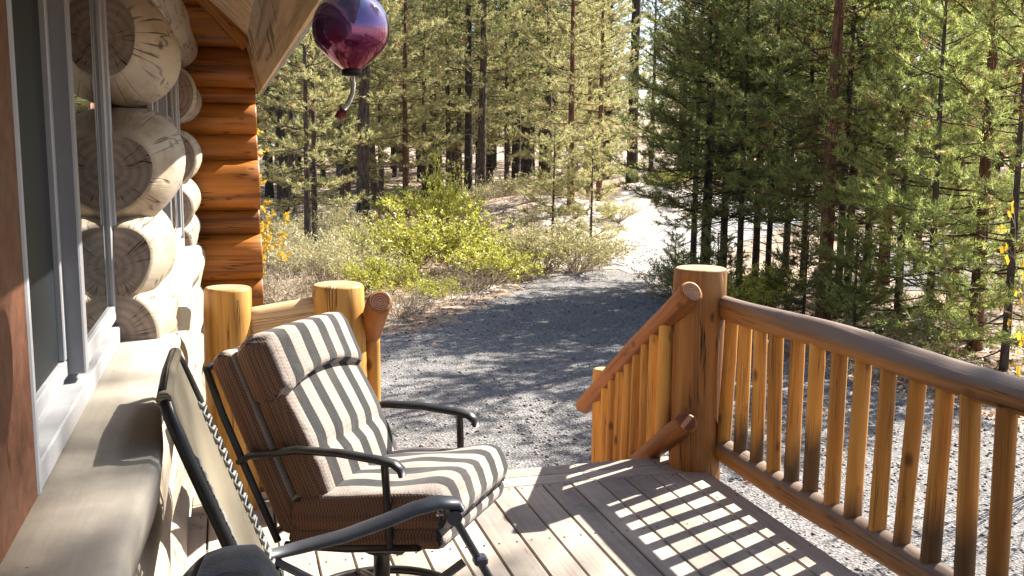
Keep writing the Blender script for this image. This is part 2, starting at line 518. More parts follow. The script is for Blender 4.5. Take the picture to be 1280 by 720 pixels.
def log(name, p0, p1, r0, r1, mats, parent, seed, **kw):
    p0 = Vector(p0); p1 = Vector(p1)
    d = p1-p0
    g = log_geo(d.length, r0, r1, seed, **kw)
    q = d.to_track_quat('Z', 'Y')
    base = parent.location if parent is not None else Vector((0,0,0))
    return g.build(name, mats, parent, p0-base, q)

# ------------------------------------------------------------------ log cabin
cabin = thing('log_cabin', 'log cabin with weathered wall logs, grey windows and orange stained log wing under the eave', 'cabin', (-.4, 3, -.85))
CB = cabin.location
def cpart(g, name, mats, parent=None):
    """geometry given in world coordinates -> part of the cabin"""
    for i in range(len(g.v)): g.v[i] = g.v[i]-np.array(CB, np.float32)
    return g.build(name, mats, parent or cabin)

WX = -.37                                        # axis of the wall logs
bare = [M['bare'], M['end_grey']]
courses = [(2.31,.185),(1.93,.212),(1.51,.212),(1.195,.178),(.965,.165),(.655,.185),(.33,.175),(.0,.17),(-.33,.17),(-.65,.165)]
sd_ = 100
for ci, (z, r) in enumerate(courses):
    sd_ += 7
    if z > 2.2:
        log('log', (WX,-3,z), (WX,8.4,z+.03), r, r*.94, bare, cabin, sd_, wob=.014, n=30, rings=60)
    elif z > .9:
        j = [0.0, .05, .02, .0][ci % 4]
        log('log', (WX,3.50+j*.5,z), (WX+.01,4.22-j,z+.01), r, r*.97, bare, cabin, sd_, wob=.017, n=40, chamf=.016, rings=18, knobs=2, nose=[0,.38,.33,.27,.16][ci])
        log('log', (WX,-3,z), (WX,.80,z), r, r*.97, bare, cabin, sd_+1, wob=.012, n=30)
        log('log', (WX,6.75+j,z-.02), (WX,8.3,z), r*.92, r*.9, bare, cabin, sd_+2, wob=.012, n=30, chamf=.02)
    else:
        if z > .75: z -= .0
        log('log', (WX,-3,z), (WX,8.4,z+.03), r, r*.94, bare, cabin, sd_, wob=.015, n=30, rings=60)
# dark backing inside the wall so that no light leaks between the rounds
g = Geo(); g.box((-.62,-3,-.85),(-.50,8.4,2.6)); cpart(g, 'inner_wall', M['trim_brown'])

# orange stained log wing across the far end of the wall
st = [M['stained'], M['stained']]
YF = 8.5
joints = [-25, 22, 67, 111, 133, 167, 201, 256, 290, 341, 384, 432, 470, 520]
for i in range(len(joints)-1):
    a, b = joints[i], joints[i+1]
    z1 = 1.6+(178-a)/1250*8.55; z0 = 1.6+(178-b)/1250*8.55
    if z0 < -.85: z0 = -.85
    zc = (z0+z1)/2; r = (z1-z0)/2+.014
    log('log', (-1.6,YF+.03+(.20-r),zc), (.245+random.uniform(0,.02),YF+.03+(.20-r),zc+random.uniform(-.006,.006)), r, r, st, cabin, 300+i, wob=.006, n=28, chamf=.01)
g = Geo(); g.box((-1.6,YF+.1,-.85),(.22,YF+.3,2.7)); cpart(g, 'inner_wall', M['stained'])

# window: grey vinyl slider with insect screen
def window(y0, y1, z0, z1, xf, split, has_screen=True):
    fr = .055
    w = Geo()
    w.box((xf-.10,y0,z0),(xf,y0+fr*.5,z1), bevel=.004); w.box((xf-.10,y1-fr*.5,z0),(xf,y1,z1), bevel=.004)
    w.box((xf-.10,y0+fr*.5,z0),(xf-.002,y1-fr*.5,z0+.055), bevel=.004); w.box((xf-.10,y0+fr*.5,z1-fr),(xf-.002,y1-fr*.5,z1), bevel=.004)
    w.box((xf-.095,y0+fr*.5,z0+.055),(xf-.055,y1-fr*.5,z0+.075), bevel=.003)
    W = cpart(w, 'window', M['vinyl'])
    s = Geo()      # meeting stile and sash rails
    s.box((xf-.085,split-.03,z0+.076),(xf-.004,split+.03,z1-fr-.001), bevel=.004)
    s.box((xf-.070,split+.031,z0+.076),(xf-.009,split+.045,z1-fr-.001), bevel=.003)
    cs = cpart(s, 'sash', M['vinyl_shade'], W)
    s = Geo()
    s.box((xf-.080,y1-fr*.5-.045,z0+.076),(xf-.012,y1-fr*.5-.001,z1-fr-.001), bevel=.003)
    s.box((xf-.080,split+.046,z0+.076),(xf-.012,y1-fr*.5-.046,z0+.125), bevel=.003)
    s.box((xf-.075,y0+fr*.5+.001,z0+.076),(xf-.045,split-.031,z0+.115), bevel=.003)
    s.box((xf-.075,split-.065,z0+.116),(xf-.045,split-.031,z1-fr-.001), bevel=.003)
    s.box((xf-.075,y0+fr*.5+.001,z0+.116),(xf-.045,y0+fr*.5+.03,z1-fr-.001), bevel=.003)
    for i in range(len(s.v)): pass
    cpart(s, 'sash', M['vinyl'], W)
    p = Geo(); p.box((xf-.030,split+.046,z0+.125),(xf-.024,y1-fr*.5-.045,z1-fr)); cpart(p, 'pane', M['glass'], W)
    p = Geo(); p.box((xf-.064,y0+fr*.5+.03,z0+.115),(xf-.060,split-.065,z1-fr)); cpart(p, 'screen' if has_screen else 'pane', M['screen'] if has_screen else M['glass'], W)
    return W
t = NT('window_glass'); t.color((.008,.010,.010)); t.rough(.015); t.b.inputs['Specular IOR Level'].default_value = .9; t.b.inputs['IOR'].default_value = 1.6
nn = t.noise(t.coords('Object'), 3.0, 2, .5); t.normal(t.bump(nn, .04, .02)); M['glass'] = t.mat
t = NT('insect_screen')
v = t.coords('Object'); x, y, z = t.sep(v)
wv = t.math('MULTIPLY', t.math('SINE', t.math('MULTIPLY', y, 1100)), t.math('SINE', t.math('MULTIPLY', z, 1100)))
t.color(t.ramp(t.math('MULTIPLY_ADD', wv, .5, .5), [(.2,(.005,.0075,.0095)),(.8,(.013,.017,.021))])); t.rough(.55); M['screen'] = t.mat

window(1.96, 3.53, .945, 2.12, -.355, 2.70)
window(4.28, 6.70, .945, 2.12, -.275, 5.4, False)
# brown casing round the near window, and dark header
g = Geo(); g.box((-.49,1.02,.945),(-.358,1.957,2.2), bevel=.004); cpart(g, 'trim', M['trim_brown'])
g = Geo(); g.box((-.49,3.532,.93),(-.375,3.565,2.2), bevel=.006); cpart(g, 'trim', M['trim_brown'])
g = Geo(); g.box((-.49,1.96,2.122),(-.34,3.53,2.16), bevel=.006); cpart(g, 'trim', M['trim_brown'])
g = Geo(); g.box((-.49,4.24,.93),(-.29,4.278,2.2), bevel=.006); cpart(g, 'trim', M['trim_brown'])
g = Geo(); g.box((-.49,6.702,.93),(-.29,6.74,2.2), bevel=.006); cpart(g, 'trim', M['trim_brown'])

# sills: sawn slab, grey weathered, wavy live edge
def slab(y0, y1, x_in, x_out, z_top, th, seed, amp=.012):
    rng = random.Random(seed); ph = [rng.uniform(0,6) for _ in range(4)]
    g = Geo(); n = 40; V = []
    for i in range(n+1):
        y = y0+(y1-y0)*i/n
        e = x_out+amp*math.sin(y*3.1+ph[0])+amp*.5*math.sin(y*7.7+ph[1])
        zt = z_top+.003*math.sin(y*4+ph[2])
        V += [(x_in,y,zt-th),(x_in,y,zt),(e-.02,y,zt-.001),(e-.004,y,zt-.012),(e,y,zt-.03),(e-.01,y,zt-th)]
    F = []
    for i in range(n):
        for k in range(6):
            j = (k+1) % 6
            F.append((i*6+k, i*6+j, i*6+6+j, i*6+6+k))
    b = g.add(V, F, 0, True)
    g.add(V[:6], [(0,1,2,3,4,5)], 0, False); g.add(V[-6:], [(5,4,3,2,1,0)], 0, False)
    return g
t = NT('grey_sill')
v = t.coords('Object'); mp = t.N('ShaderNodeMapping'); mp.inputs['Scale'].default_value = (16,1.3,16); t.L(v, mp.inputs[0])
n = t.noise(mp.outputs[0], 1, 5, .6); n2 = t.noise(v, 9, 6, .7)
c = t.ramp(n, [(.3,(.35,.31,.255)),(.7,(.47,.42,.35))]); c = t.mix(t.ramp(n2,[(.45,0),(.75,.6)]), c, (.28,.255,.22))
vd = t.voronoi(v, 16); c = t.mix(t.ramp(vd,[(.035,.8),(.07,0)]), c, (.06,.05,.045))
t.color(c); t.rough(.8); t.normal(t.bump(n, .3, .006)); M['sill'] = t.mat
cpart(slab(.85, 3.60, -.46, -.172, .95, .11, 3), 'window_sill', M['sill'])
cpart(slab(4.2, 6.8, -.40, -.175, .945, .10, 4), 'window_sill', M['sill'])

# roof: steep slope coming down to an eave over the deck's edge
EX, EZ = .27, 2.03
tp = math.tan(R(43))
def roof_prism(x0, x1, zoff0, zoff1, y0, y1):
    g = Geo()
    V = []
    for y in (y0, y1):
        V += [(x0,y,EZ+(EX-x0)*tp+zoff0),(x1,y,EZ+(EX-x1)*tp+zoff0),(x1,y,EZ+(EX-x1)*tp+zoff1),(x0,y,EZ+(EX-x0)*tp+zoff1)]
    g.add(V, [(3,2,1,0),(4,5,6,7),(0,1,5,4),(1,2,6,5),(2,3,7,6),(3,0,4,7)], 0, False)
    return g
cpart(roof_prism(-4.0, .20, .28, .33, -3, 8.62), 'roof', M['eave'])
cpart(roof_prism(-4.0, .285, .332, .36, -3, 8.66), 'shingles', M['shingle'])
def along_y_board(pts, y0, y1, name, mat):
    # profile in XZ extruded along Y; local Z along the board so that the grain follows it
    g = Geo(); n = len(pts)
    V = [(x,y0,z) for x, z in pts]+[(x,y1,z) for x, z in pts]
    F = [tuple(range(n-1,-1,-1)), tuple(range(n,2*n))]
    for i in range(n):
        j = (i+1) % n; F.append((i, j, n+j, n+i))
    # local frame: (x, z, y)
    W = [(vx+.4, -(vz+.85), vy-3) for vx, vy, vz in V]
    g.add(W, F, 0, False)
    o = g.build(name, mat, cabin)
    o.rotation_euler = (R(-90), 0, 0)
    return o
along_y_board([(.175,2.40),(.262,1.995),(.282,2.000),(.200,2.42)], -3, 8.64, 'fascia', M['eave'])
along_y_board([(.284,2.00),(.300,2.003),(.225,2.40),(.209,2.397)], -3, 8.68, 'drip_edge', M['vinyl_shade'])
# rafter tails: log beams with an angled cut
for y, zz in ((8.0,0.0),(4.95,.03),(1.9,.03)):
    g = Geo()
    L = 2.2; dx, dz = -math.cos(R(48)), math.sin(R(48)); nx, nz = -dz, dx*-1*-1
    tx, tz = .14, 2.30+zz
    a = (tx, tz); h = .26
    # lower edge runs up-left from the tip, upper edge parallel
    up_ = (math.sin(R(48))*h, math.cos(R(48))*h)
    prof = [(tx,tz),(tx+.09,tz+.075),(tx+.05,tz+.22),(tx+dx*L+up_[0]*.6,tz+dz*L+up_[1]*.6),(tx+dx*L,tz+dz*L)]
    V = [(px,y-.11,pz) for px, pz in prof]+[(px,y+.11,pz) for px, pz in prof]
    n = len(prof)
    F = [tuple(range(n)), tuple(range(2*n-1,n-1,-1))]+[(i,(i+1)%n,n+(i+1)%n,n+i)[::-1] for i in range(n)]
    V = np.array(V)
    # local frame with Z along the beam
    c = np.array([tx,y,tz]); ez = np.array([dx,0,dz]); ey = np.array([0,1,0]); ex = np.cross(ey, ez)
    loc = np.stack([(V-c)@ex, (V-c)@ey, (V-c)@ez], 1)
    g.add(loc, F, 0, False)
    o = g.build('rafter', M['stained'], cabin)
    mw = Matrix(((ex[0],ey[0],ez[0],c[0]-CB.x),(ex[1],ey[1],ez[1],c[1]-CB.y),(ex[2],ey[2],ez[2],c[2]-CB.z),(0,0,0,1)))
    o.matrix_local = mw

# ------------------------------------------------------------------ deck
deck = thing('deck', 'weathered grey plank deck of the cabin with a bordered edge', 'deck', (1.0,2.0,-.85))
DB = deck.location
def dpart(g, name, mats, parent=None):
    for i in range(len(g.v)): g.v[i] = g.v[i]-np.array(DB, np.float32)
    return g.build(name, mats, parent or deck)
def deck_mat(name, axis):
    t = NT(name)
    ge = t.N('ShaderNodeNewGeometry'); ri = ge.outputs['Random Per Island']
    tc = t.N('ShaderNodeTexCoord')
    off = t.N('ShaderNodeVectorMath', operation='SCALE'); off.inputs[0].default_value = (13,29,7); t.L(ri, off.inputs['Scale'])
    ad = t.N('ShaderNodeVectorMath', operation='ADD'); t.L(tc.outputs['Object'], ad.inputs[0]); t.L(off.outputs[0], ad.inputs[1])
    mp = t.N('ShaderNodeMapping'); s = [55,55,55]; s[axis] = 1.6; mp.inputs['Scale'].default_value = s; t.L(ad.outputs[0], mp.inputs[0])
    mp2 = t.N('ShaderNodeMapping'); s = [8,8,8]; s[axis] = .8; mp2.inputs['Scale'].default_value = s; t.L(ad.outputs[0], mp2.inputs[0])
    n = t.noise(mp.outputs[0], 1, 4, .6, .4); n2 = t.noise(mp2.outputs[0], 1, 4, .6); n3 = t.noise(tc.outputs['Object'], 2.3, 5, .65)
    c = t.ramp(n, [(.25,(.25,.205,.165)),(.5,(.39,.335,.275)),(.75,(.47,.42,.355))])
    c = t.mix(.4, c, t.ramp(n2, [(.3,(.24,.19,.15)),(.7,(.46,.40,.335))]))
    c = t.mix(t.ramp(n3, [(.46,0),(.68,.55)]), c, (.20,.18,.165))
    n5 = t.noise(tc.outputs['Object'], 11, 5, .7); c = t.mix(t.ramp(n5, [(.58,0),(.70,.45)]), c, (.15,.125,.105))
    br = t.math('MULTIPLY_ADD', ri, .46, .72); cb = t.N('ShaderNodeCombineXYZ'); [t.L(br, cb.inputs[i]) for i in range(3)]
    c = t.mix(1, c, cb.outputs[0], 'MULTIPLY')
    t.color(c); t.rough(.78); t.normal(t.bump(n, .35, .004))
    return t.mat
M['deck_y'] = deck_mat('deck_board_long', 1); M['deck_x'] = deck_mat('deck_board_cross', 0)
rng = random.Random(5)
g = Geo(); nails = Geo()
def nail(x, y):
    nails.lathe([(0,.0006),(.0045,.0006),(.0045,-.001)], 8, 0, (x,y))
bx = 2.088; w = .1385; k = 0
while bx > -.2:
    x1 = bx-.0035; x0 = bx-w+.0035
    cut = [3.24,1.15,2.2,.4][k % 4] if k else 3.6
    for a, b in ((-1.6,cut-.002),(cut+.002,4.366)):
        g.box((x0,a,-.035+rng.uniform(-.0015,.0012)),(x1,b,rng.uniform(-.0015,.0012)), bevel=.004)
        yy = b-.03
        while yy > a:
            nail(x0+.028,yy+rng.uniform(-.006,.006)); nail(x1-.028,yy+rng.uniform(-.006,.006)); yy -= .61
    bx -= w; k += 1
DK = g
g = Geo()
for y0 in (4.372,4.498):
    g.box((-.2,y0,-.035),(2.245,y0+.121,rng.uniform(0,.001)), bevel=.005)
    for xx in np.arange(0,2.2,.41): nail(xx,y0+.03); nail(xx,y0+.09)
dpart(g, 'edge_board', M['deck_x'])
g = Geo(); g.box((2.094,-1.6,-.035),(2.247,4.366,.0005), bevel=.006)
for yy in np.arange(-1.5,4.3,.61): nail(2.12,yy); nail(2.22,yy)
dpart(g, 'edge_board', M['deck_y'])
for a in nails.v: a[:,2] += .0015
off = DK.n
DK.v += nails.v; DK.f += [[i+off for i in f] for f in nails.f]; DK.m += [1]*len(nails.f); DK.s += nails.s; DK.n += nails.n
dpart(DK, 'decking', [M['deck_y'], M['metal_dark']])
g = Geo()
g.box((2.19,-1.6,-.24),(2.228,4.55,-.037), bevel=.003); g.box((-.2,4.56,-.24),(2.228,4.60,-.037), bevel=.003)
for xx in np.arange(.1,2.1,.4): g.box((xx-.02,-1.6,-.22),(xx+.02,4.558,-.037))
dpart(g, 'joist', M['deck_x'])
for xx in (.1,1.15,2.1):
    for yy in (-1.2,1.6,4.3):
        g = Geo(); g.box((xx-.05,yy-.05,-.86),(xx+.05,yy+.05,-.241), bevel=.006); dpart(g, 'pier', M['deck_x'])
# steps down to the drive
g = Geo()
for i in range(4):
    z = -.17*(i+1); y0 = 4.62+.27*i
    g.box((.66,y0+.005,z-.035),(1.98,y0+.137,z), bevel=.005); g.box((.66,y0+.143,z-.035),(1.98,y0+.275,z), bevel=.005)
dpart(g, 'tread', M['deck_x'])
for xx in (.70,1.90):
    g = Geo()
    pr = [(4.605,-.24),(4.605,-.05),(4.605+.27,-.21),(5.70,-.72),(5.70,-.85),(5.45,-.85)]
    V = [(xx,y,z-.01) for y, z in pr]+[(xx+.045,y,z-.01) for y, z in pr]
    n = len(pr); F = [tuple(range(n)), tuple(range(2*n-1,n-1,-1))]+[(i,(i+1)%n,n+(i+1)%n,n+i)[::-1] for i in range(n)]
    g.add(V, F, 0, False); dpart(g, 'stringer', M['deck_x'])

# ------------------------------------------------------------------ railings
gold = [M['post'], M['end_golden']]; railm = [M['rail'], M['end_red']]; polem = [M['pole'], M['end_red']]; srm = [M['stairrail'], M['end_red']]
rr = thing('deck_railing', 'log railing along the right deck edge with thick corner post and upright poles', 'railing', (2.3,3,0))
log('post', (2.235,4.47,-.85), (2.235,4.47,1.005), .134, .130, [M['post_brown'], M['end_golden']], rr, 11, wob=.008, n=36, knobs=3)
log('top_rail', (2.335,4.40,.822), (2.335,-.7,.845), .055, .054, railm, rr, 12, wob=.011, n=28, bow=.012, rings=60)
log('bottom_rail', (2.335,4.40,.100), (2.335,-.7,.115), .058, .056, railm, rr, 13, wob=.009, n=28, rings=60)
log('post', (2.3,-.7,-.85), (2.3,-.7,1.0), .13, .125, gold, rr, 15, wob=.008, n=28)
for i in range(32):
    y = 4.335-.1525*i
    if y < -.5: break
    rng = random.Random(500+i)
    tx, ty = rng.uniform(-.012,.012), rng.uniform(-.014,.014)
    log('baluster', (2.335,y+ty,.135), (2.335+tx,y-ty,.80), .0325*rng.uniform(.94,1.1), .0315*rng.uniform(.94,1.08), polem, rr, 600+i, wob=.0035, n=14, knobs=3, chamf=.004, rings=14)

def stair_rail(x, label, seed, side):
    s = thing('stair_railing', label, 'railing', (x,4.9,-.85))
    y0, z0, y1, z1 = 4.25, .925, 5.70, -.005
    sl = (z1-z0)/(y1-y0)
    log('top_rail', (x,y0,z0), (x,y1,z1), .056, .052, srm, s, seed, wob=.006, n=26)
    log('bottom_rail', (x,y0+.0,.285), (x,5.40,.285+sl*1.15), .054, .052, srm, s, seed+1, wob=.006, n=26)
    for i in range(8):
        y = 4.52+.112*i
        rng = random.Random(seed*10+i)
        log('baluster', (x+rng.uniform(-.008,.008),y,.285+sl*(y-y0)+.02), (x,y,z0+sl*(y-y0)-.02), .040, .036, gold, s, seed*20+i, wob=.003, n=14, knobs=3, chamf=.004, rings=12)
    log('post', (x+.05*side,5.50,-.86), (x+.05*side,5.50,.275), .062, .060, gold, s, seed+3, wob=.005, n=24)
    return s
stair_rail(2.085, 'short sloping log stair railing joined to the thick corner post', 40, 1)
stair_rail(.615, 'sloping log stair railing with round cut end behind the striped chair', 70, -1)
lr = thing('deck_railing', 'short log railing between two thick flat-topped posts behind the striped chair', 'railing', (.2,4.46,0))
log('post', (.462,4.46,-.85), (.462,4.46,.982), .126, .118, gold, lr, 21, wob=.009, n=36, knobs=3)
log('post', (-.012,4.44,-.85), (-.012,4.44,.985), .108, .100, gold, lr, 22, wob=.009, n=36, knobs=3)
log('top_rail', (.07,4.46,.835), (.37,4.46,.868), .055, .06, [M['eave'], M['end_golden']], lr, 23, wob=.006, n=24)
log('bottom_rail', (.07,4.46,.11), (.37,4.46,.11), .055, .055, railm, lr, 24, wob=.006, n=24)
for i, xx in enumerate((.14,.225,.31)):
    log('baluster', (xx,4.46,.14), (xx,4.46,.82), .032, .03, polem, lr, 25+i, wob=.003, n=14, knobs=2, chamf=.004)

# ------------------------------------------------------------------ patio chair
def weave(t, v, s=520):
    x, y, z = t.sep(v)
    a = t.math('MULTIPLY', t.math('SINE', t.math('MULTIPLY', x, s)), t.math('ADD', t.math('SINE', t.math('MULTIPLY', y, s)), t.math('SINE', t.math('MULTIPLY', z, s))))
    return t.math('MULTIPLY_ADD', a, .4, .5)
def stripe_mat(name, dark, light, pitch, fine):
    t = NT(name)
    tc = t.N('ShaderNodeTexCoord'); v = tc.outputs['Object']
    wob = t.math('MULTIPLY_ADD', t.noise(v, 6, 2), .008, -.004)
    y = t.math('ADD', t.sep(v)[1], wob)
    u = t.math('FRACT', t.math('DIVIDE', t.math('ADD', y, 5.0), pitch))
    w = weave(t, v)
    lt = t.ramp(w, [(.2, tuple(q*.72 for q in light)), (.8, light)])
    fl = t.math('FRACT', t.math('DIVIDE', t.math('ADD', y, 5.0), fine))
    lt = t.mix(t.ramp(fl, [(.0,.0),(.40,.0),(.5,.55),(.60,.0)]), lt, tuple(q*.45 for q in light))
    dk = t.ramp(w, [(.2, tuple(q*.75 for q in dark)), (.8, tuple(q*1.25 for q in dark))])
    c = t.mix(t.ramp(u, [(.0,1),(.46,1),(.48,0),(.98,0),(1,1)]), lt, dk)
    n = t.noise(v, 5, 5, .6); c = t.mix(t.ramp(n, [(.5,0),(.8,.25)]), c, tuple(q*.5 for q in light))
    t.color(c); t.rough(.9)
    wr = t.noise(v, 11, 3, .5, .8)
    t.normal(t.bump(t.math('MULTIPLY', w, .3), .35, .003, t.bump(wr, .35, .02)))
    t.b.inputs['Sheen Weight'].default_value = .15
    return t.mat
def plain_weave(name, a, b):
    t = NT(name); v = t.N('ShaderNodeTexCoord').outputs['Object']
    w = weave(t, v, 560)
    t.color(t.ramp(w, [(.15,a),(.85,b)])); t.rough(.92)
    wr = t.noise(v, 12, 3, .5, .8)
    t.normal(t.bump(w, .4, .003, t.bump(wr, .35, .02)))
    return t.mat
M['stripe'] = stripe_mat('charcoal_beige_stripe', (.016,.015,.0145), (.36,.295,.25), .102, .0127)
M['gusset'] = plain_weave('brown_gusset', (.075,.038,.024), (.19,.105,.068))
M['stripe_navy'] = stripe_mat('navy_stripe', (.006,.007,.011), (.022,.026,.040), .086, .0143)
M['gusset_navy'] = plain_weave('navy_gusset', (.006,.008,.014), (.035,.043,.068))

def cushion(sx, sy, sz, e_plan=.28, e_side=.45, bulge=.0, nu=64, nv=28, deform=None):
    """superellipsoid pad, full sizes sx, sy, sz; faces whose normal points sideways take material 1"""
    def spow(a, e): return math.copysign(abs(a)**e, a)
    V = []
    for j in range(nv+1):
        ph = -math.pi/2+math.pi*j/nv
        # concentrate rings near the rim
        cp, sp = spow(math.cos(ph), e_side), spow(math.sin(ph), e_side)
        for i in range(nu):
            th = 2*math.pi*i/nu
            V.append([sx/2*cp*spow(math.cos(th), e_plan), sy/2*cp*spow(math.sin(th), e_plan), sz/2*sp])
    F = []; mt = []
    for j in range(nv):
        for i in range(nu):
            k = (i+1) % nu
            F.append((j*nu+i, j*nu+k, (j+1)*nu+k, (j+1)*nu+i))
    if deform: V = [deform(*p) for p in V]
    g = Geo(); g.add(V, F)
    va = np.array(V)
    for q, f in enumerate(F):
        p = va[list(f)]
        n = np.cross(p[2]-p[0], p[3]-p[1]); L = np.linalg.norm(n)
        g.m[q] = 1 if L > 1e-9 and abs(n[1])/L > .80 else 0
    return g
def remesh_cushion_grid(sx, sy, sz, r, deform=None, nx=30, ny=36):
    """pad with flat even grid on both faces and a rounded rim"""
    def outline(t, inset):
        return None
    V = []; idx = {}
    xs = np.linspace(-1, 1, nx+1); ys = np.linspace(-1, 1, ny+1)
    def prof(a, b):
        # thickness falloff near the rim
        da = (1-abs(a))*sx/2; db = (1-abs(b))*sy/2
        f = 1.0
        for d in (da, db):
            if d < r: f *= math.sqrt(max(0, 1-((r-d)/r)**2))*.55+.45*min(1, d/r*3)
        return f
    g = Geo()
    top = []; bot = []
    def warp(a):   # denser near rims
        return math.copysign(1-(1-abs(a))**1.35, a)
    for a in xs:
        for b in ys:
            A, B = warp(a), warp(b)
            x, y = A*sx/2, B*sy/2
            # round the plan corners
            cx, cy = max(0, abs(x)-(sx/2-r)), max(0, abs(y)-(sy/2-r))
            if cx > 0 and cy > 0:
                m = max(cx, cy); L = math.hypot(cx, cy); s = m/L
                x = math.copysign(sx/2-r+cx*s, x); y = math.copysign(sy/2-r+cy*s, y)
            h = sz/2*prof(A, B)
            p = (x, y, h); q = (x, y, -h)
            if deform: p, q = deform(*p), deform(*q)
            top.append(p); bot.append(q)
    N = len(top); W = ny+1
    F = []
    for i in range(nx):
        for j in range(ny):
            F.append((i*W+j, (i+1)*W+j, (i+1)*W+j+1, i*W+j+1))
            F.append((N+i*W+j, N+i*W+j+1, N+(i+1)*W+j+1, N+(i+1)*W+j))
    rim = [i*W for i in range(nx+1)]+[nx*W+j for j in range(1, ny+1)]+[i*W+ny for i in range(nx-1, -1, -1)]+[j for j in range(ny-1, 0, -1)]
    for q in range(len(rim)):
        a, b = rim[q], rim[(q+1) % len(rim)]
        F.append((a, N+a, N+b, b))
    g.add(top+bot, F)
    va = np.array(top+bot)
    for q, f in enumerate(F):
        p = va[list(f)]
        n = np.cross(p[2]-p[0], p[3]-p[1]); L = np.linalg.norm(n)
        g.m[q] = 1 if (L > 1e-9 and abs(n[1])/L > .72) else 0
    return g

def make_chair(name, label, loc, rz, fab, gus):
    c = thing(name, label, 'chair', loc, rz)
    metal = M['metal_dark']
    seat_q = Quaternion((0,1,0), R(-9))
    def seat_def(x, y, z):
        k = max(0, 1-(2*abs(y)/.60)**2)
        z2 = z+(.026*k+.006*math.sin(x*21)*math.sin(y*17+1) if z > 0 else 0)
        if x > .2:
            z2 -= (x-.2)**2*1.2
        return (x, y, z2)
    g = remesh_cushion_grid(.57, .58, .118, .056, seat_def)
    g.build('seat_cushion', [fab, gus], c, (.115,0,.462), seat_q)
    g = remesh_cushion_grid(.56, .56, .085, .04, lambda x,y,z: (x, y, z-(max(0,x-.2)**2*1.0)))
    g.build('lower_cushion', [fab, gus], c, (.105,0,.385), seat_q)
    # back: local z up the back, x = front
    bq = Quaternion((0,1,0), R(-25))
    bl = Vector((-.095,0,.38))
    def place(gx): return gx
    def pad(h0, h1, x0, x1, wy, r, dfm=None):
        # grid pad is built lying (x=height, y=width, z=thickness); stand it up
        def d(x, y, z):
            p = (x, y, z)
            if dfm: p = dfm(*p)
            return ((x0+x1)/2+p[2], p[1], (h0+h1)/2+p[0])
        return remesh_cushion_grid(h1-h0, wy, x1-x0, r, d)
    def fold(x, y, z):
        k = 1-(2*abs(y)/.6)**2
        if x > 0: x = x+.05*k*(x/.21)
        if z > 0: z -= .016*math.exp(-((x+.02)/.022)**2)*k
        if z > 0: z = z+.022*k+.012*math.sin((x+.2)*9)
        return (x-.02*(1-k)*0, y, z)
    def head(x, y, z):
        # arched lower edge of the headrest
        k = 1-(2*abs(y)/.56)**2
        if x < 0: x = x+(.075*k-.012)*(-x/.12)
        if z > 0: z += .034*k
        return (x, y, z)
    pad(.03, .46, -.005, .108, .535, .058, fold).build('back_cushion', [fab, gus], c, bl, bq)
    pad(.400, .645, -.010, .128, .555, .062, head).build('headrest_cushion', [fab, gus], c, bl, bq)
    pad(.00, .635, -.100, -.010, .55, .036).build('rear_cushion', [fab, gus], c, bl, bq)
    # metal frame
    g = Geo()
    def B(x, y, z):
        v = bq @ Vector((x, y, z)) + bl
        return v
    for s in (-1, 1):
        g.tube([B(-.112,s*.275,.0), B(-.115,s*.278,.2), B(-.118,s*.278,.45), B(-.116,s*.268,.60)], .0125, 10)
    g.tube([B(-.116,-.268,.60), B(-.118,-.15,.622), B(-.12,0,.63), B(-.118,.15,.622), B(-.116,.268,.60)], .0125, 10)
    g.tube([B(-.112,-.275,.03), B(-.112,.275,.03)], .012, 8)
    g.build('back_frame', metal, c)
    g = Geo()
    for s in (-1, 1):
        g.tube([(-.17,s*.272,.325),(.05,s*.272,.345),(.30,s*.270,.385)], .0125, 10)
    for x, z in ((-.15,.326),(.02,.34),(.30,.385)):
        g.tube([(x,-.272,z),(x,.272,z)], .0115, 8)
    g.build('seat_frame', metal, c)
    for s in (-1, 1):
        g = Geo()
        pts = [B(-.118,s*.288,.285), B(-.07,s*.296,.285)+Vector((.0,0,.006)), Vector((-.10,s*.298,.655)), Vector((.05,s*.298,.662)), Vector((.18,s*.296,.655)), Vector((.232,s*.294,.648)), Vector((.254,s*.293,.632)), Vector((.258,s*.293,.612))]
        g.tube(pts, [.017,.019,.021,.021,.021,.021,.020,.017], 14, squash=(1.15,.62))
        g.build('arm', metal, c)
        g = Geo()
        g.tube([(.195,s*.288,.650),(.200,s*.286,.56),(.205,s*.276,.40),(.205,s*.270,.365)], .0125, 10)
        g.build('arm_post', metal, c)
    # swivel base
    g = Geo()
    g.box((-.10,-.10,.265),(.16,.10,.300), bevel=.01)
    g.tube([(.03,0,.06),(.03,0,.265)], .028, 16)
    g.lathe([(.06,.235),(.062,.25),(.045,.262)], 20, 0, (.03,0))
    for s in (-1, 1):
        g.tube([(-.09,s*.08,.28),(-.13,s*.10,.325)], .010, 8); g.tube([(.14,s*.08,.28),(.20,s*.10,.352)], .010, 8)
        g.tube([(.0,s*.075,.285),(.0,s*.075,.335)], .022, 12)
    g.build('swivel', metal, c)
    g = Geo()
    n = 48
    ring = [(.03+.30*math.cos(6.2832*k/n), .30*math.sin(6.2832*k/n), .028) for k in range(n+1)]
    g.tube(ring, .0155, 10, caps=False)
    for k in range(4):
        a = math.pi/4+k*math.pi/2
        ca, sa = math.cos(a), math.sin(a)
        g.tube([(.03+.02*ca,.02*sa,.085),(.03+.12*ca,.12*sa,.085),(.03+.22*ca,.22*sa,.058),(.03+.30*ca,.30*sa,.030)], .013, 10)
    g.build('base', metal, c)
    return c
make_chair('patio_chair', 'swivel patio chair with charcoal and beige striped cushions', (.44,3.26,0), R(-36), M['stripe'], M['gusset'])
